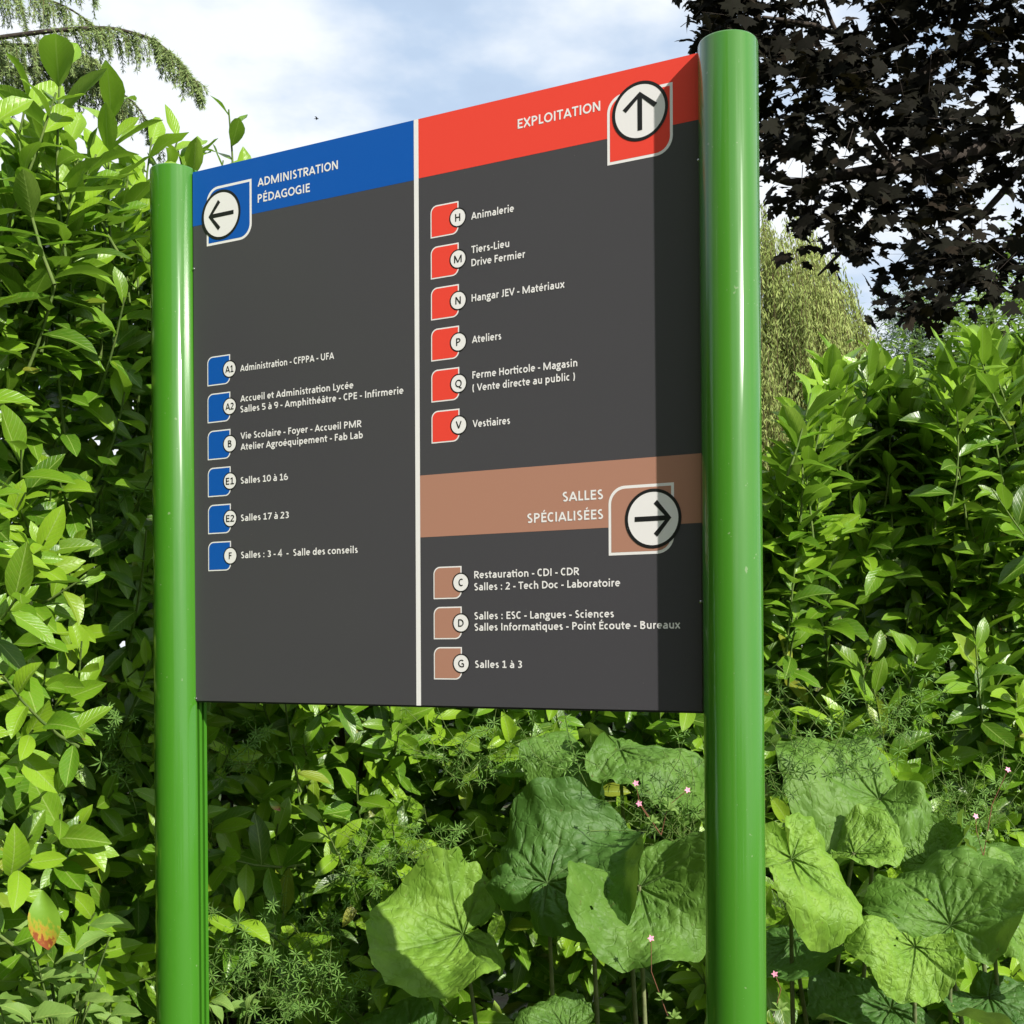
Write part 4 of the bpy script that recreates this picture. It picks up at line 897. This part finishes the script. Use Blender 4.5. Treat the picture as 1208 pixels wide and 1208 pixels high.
droop([(-160, 90, 8.5), (-40, 50, 8.4), (60, 36, 8.3), (130, 32, 8.3), (180, 45, 8.3), (212, 72, 8.3), (234, 100, 8.3)], .022, 170, .32, .4)
droop([(-100, 70, 8.9), (0, 52, 8.9), (70, 55, 8.8), (110, 70, 8.8)], .02, 150, .36, .9)
droop([(-100, 110, 8.7), (20, 80, 8.7), (100, 85, 8.7), (160, 120, 8.7), (185, 165, 8.7)], .018, 80, .3, .3)
droop([(-160, -90, 8.5), (-40, -80, 8.5), (60, -60, 8.4), (110, -20, 8.4)], .018, 60, .36, .3)
LV.stuff('needles', LV.items, M_needle, croot, CB)
for v_, f_ in br:
    link('limb', mesh_np('limb', v_-CB, f_, mat=M_bark), croot)
V, F = join_np(tws); link('twig', mesh_np('twig', V-CB, F, mat=M_twig), croot)['kind'] = 'stuff'
V, F = join_np([tube_np([CB+[0, 0, -.1], CB+[0, 0, 4], CB+[0, 0, 9]], [.25, .16, .05], 10)]+[tube_np([CB+[0, 0, 3.5+.35*i], P_(-160, y_, 8.6)], [.05, .022], 6) for i, y_ in enumerate((90, 40, -90))]); link('trunk', mesh_np('trunk', V-CB, F, mat=M_bark), croot)

# ------------------------------------------------------------------ bird
bm = bmesh.new(); bmesh.ops.create_uvsphere(bm, u_segments=12, v_segments=8, radius=.5)
for v in bm.verts: v.co = Vector((v.co.x*.26*(1 if v.co.x < .3 else .8), v.co.y*.09, v.co.z*.085))
body = bm_mesh('body', bm, mat('bird_feathers', (.03, .03, .035), .7), True)
bird = link('bird', body); bird.location = P(374, 140, 42); bird.scale = (.55, .55, .45); tag(bird, 'tiny dark bird flying in the sky above the blue header', 'bird')
for s in (-1, 1):
    V = [(.05, 0, .01), (-.05, 0, .01), (-.09, s*.16, .05), (0, s*.18, .06), (-.12, s*.30, .03), (.06, 0, -.002), (-.05, 0, -.002), (-.08, s*.16, .04)]
    link('wing', mesh_np('wing', V, [(0, 1, 2, 3), (3, 2, 4), (5, 3, 7, 6), (7, 3, 4)], mat=body.materials[0]), bird)
link('tail', mesh_np('tail', [(-.10, -.02, 0), (-.10, .02, 0), (-.20, .035, 0), (-.20, -.035, 0), (-.10, 0, -.01)], [(0, 1, 2, 3), (0, 4, 3), (1, 4, 2)], mat=body.materials[0]), bird)

# ------------------------------------------------------------------ what stands behind the camera: school building at the left, trees at the right
M_wall = bark('brick_wall', (.22, .13, .10), (.28, .17, .13)); M_glass = mat('window_glass', (.02, .025, .03), .05); M_frame = mat('window_frame', (.5, .5, .5), .5); M_roof = mat('roof_sheet', (.06, .06, .065), .5)
bld = empty('school_building', (-.95, -4.3, 0), label='reddish school building behind the viewer', cat='building')
def bx(name, x0, x1, y0, y1, z0, z1, m, parent): return box(name, x0, x1, y0, y1, z0, z1, m, parent)
bx('wall', -14, 0, -9, 0, 0, 10.4, M_wall, bld); bx('roof', -14.2, .15, -9.2, .15, 10.4, 10.65, M_roof, bld)  # wall height raised to block more sky light from the posts
for fl in (0, 1, 2):
    for k in range(5):
        w_ = bx('window', -2.4-2.6*k, -1.0-2.6*k, .002, .05, 1.0+3.4*fl, 2.6+3.4*fl, M_frame, bld)
        for q in (0, 1): bx('pane', -2.33-2.6*k+q*.66, -1.73-2.6*k+q*.66, .04, .056, 1.08+3.4*fl, 2.52+3.4*fl, M_glass, w_)
leafy_tree(-560, 3.3, -160, 1.0, M_bush, BUSHY, 9000, .13, 'tall rounded shrub beyond the left end of the hedge', 'leafy_shrub', trunk_r=.06, low=.04)
leafy_tree(-1150, 3.2, -60, 1.1, M_bush, BUSHY, 9000, .13, 'second rounded shrub, farthest left of the hedge', 'leafy_shrub', trunk_r=.06, low=.04)
def back_tree(x, y, H, rad, label):
    B = np.array([x, y, 0.]); root = empty('leafy_tree', B, label=label, cat='tree'); LV = Leaves(BUSHY)
    for k in range(2600):
        v = rng.normal(size=3); v /= np.linalg.norm(v); c = B+np.array([v[0]*rad, v[1]*rad, H*.55+v[2]*H*.42])*1.0*np.array([1, 1, 1])-0*B
        c = B+np.array([v[0]*rad, v[1]*rad, H*.56+v[2]*H*.42])*random.uniform(.75, 1.0)
        LV.add(c, rng.normal(size=3), v+np.array([0, 0, .3]), random.uniform(.3, .5), random.random()*.5)
    LV.stuff('crown', LV.items, M_bush, root, B); link('trunk', mesh_np('trunk', *tube_np([(0, 0, -.1), (0, 0, H*.6)], [.2, .1], 8), mat=M_bark), root)
back_tree(-5.2, -.6, 8.5, 2.6, 'tall unseen tree added left of the viewer to block sky light'); back_tree(2.5, -24, 6.2, 3.2, 'leafy tree behind the viewer, nearest the building'); back_tree(8.5, -25, 6.8, 3.4, 'leafy tree behind the viewer in the middle of its row'); back_tree(15, -23, 6.0, 3.4, 'leafy tree behind the viewer at the far end of its row')  # first tree is added out of view to cut sky fill from the left
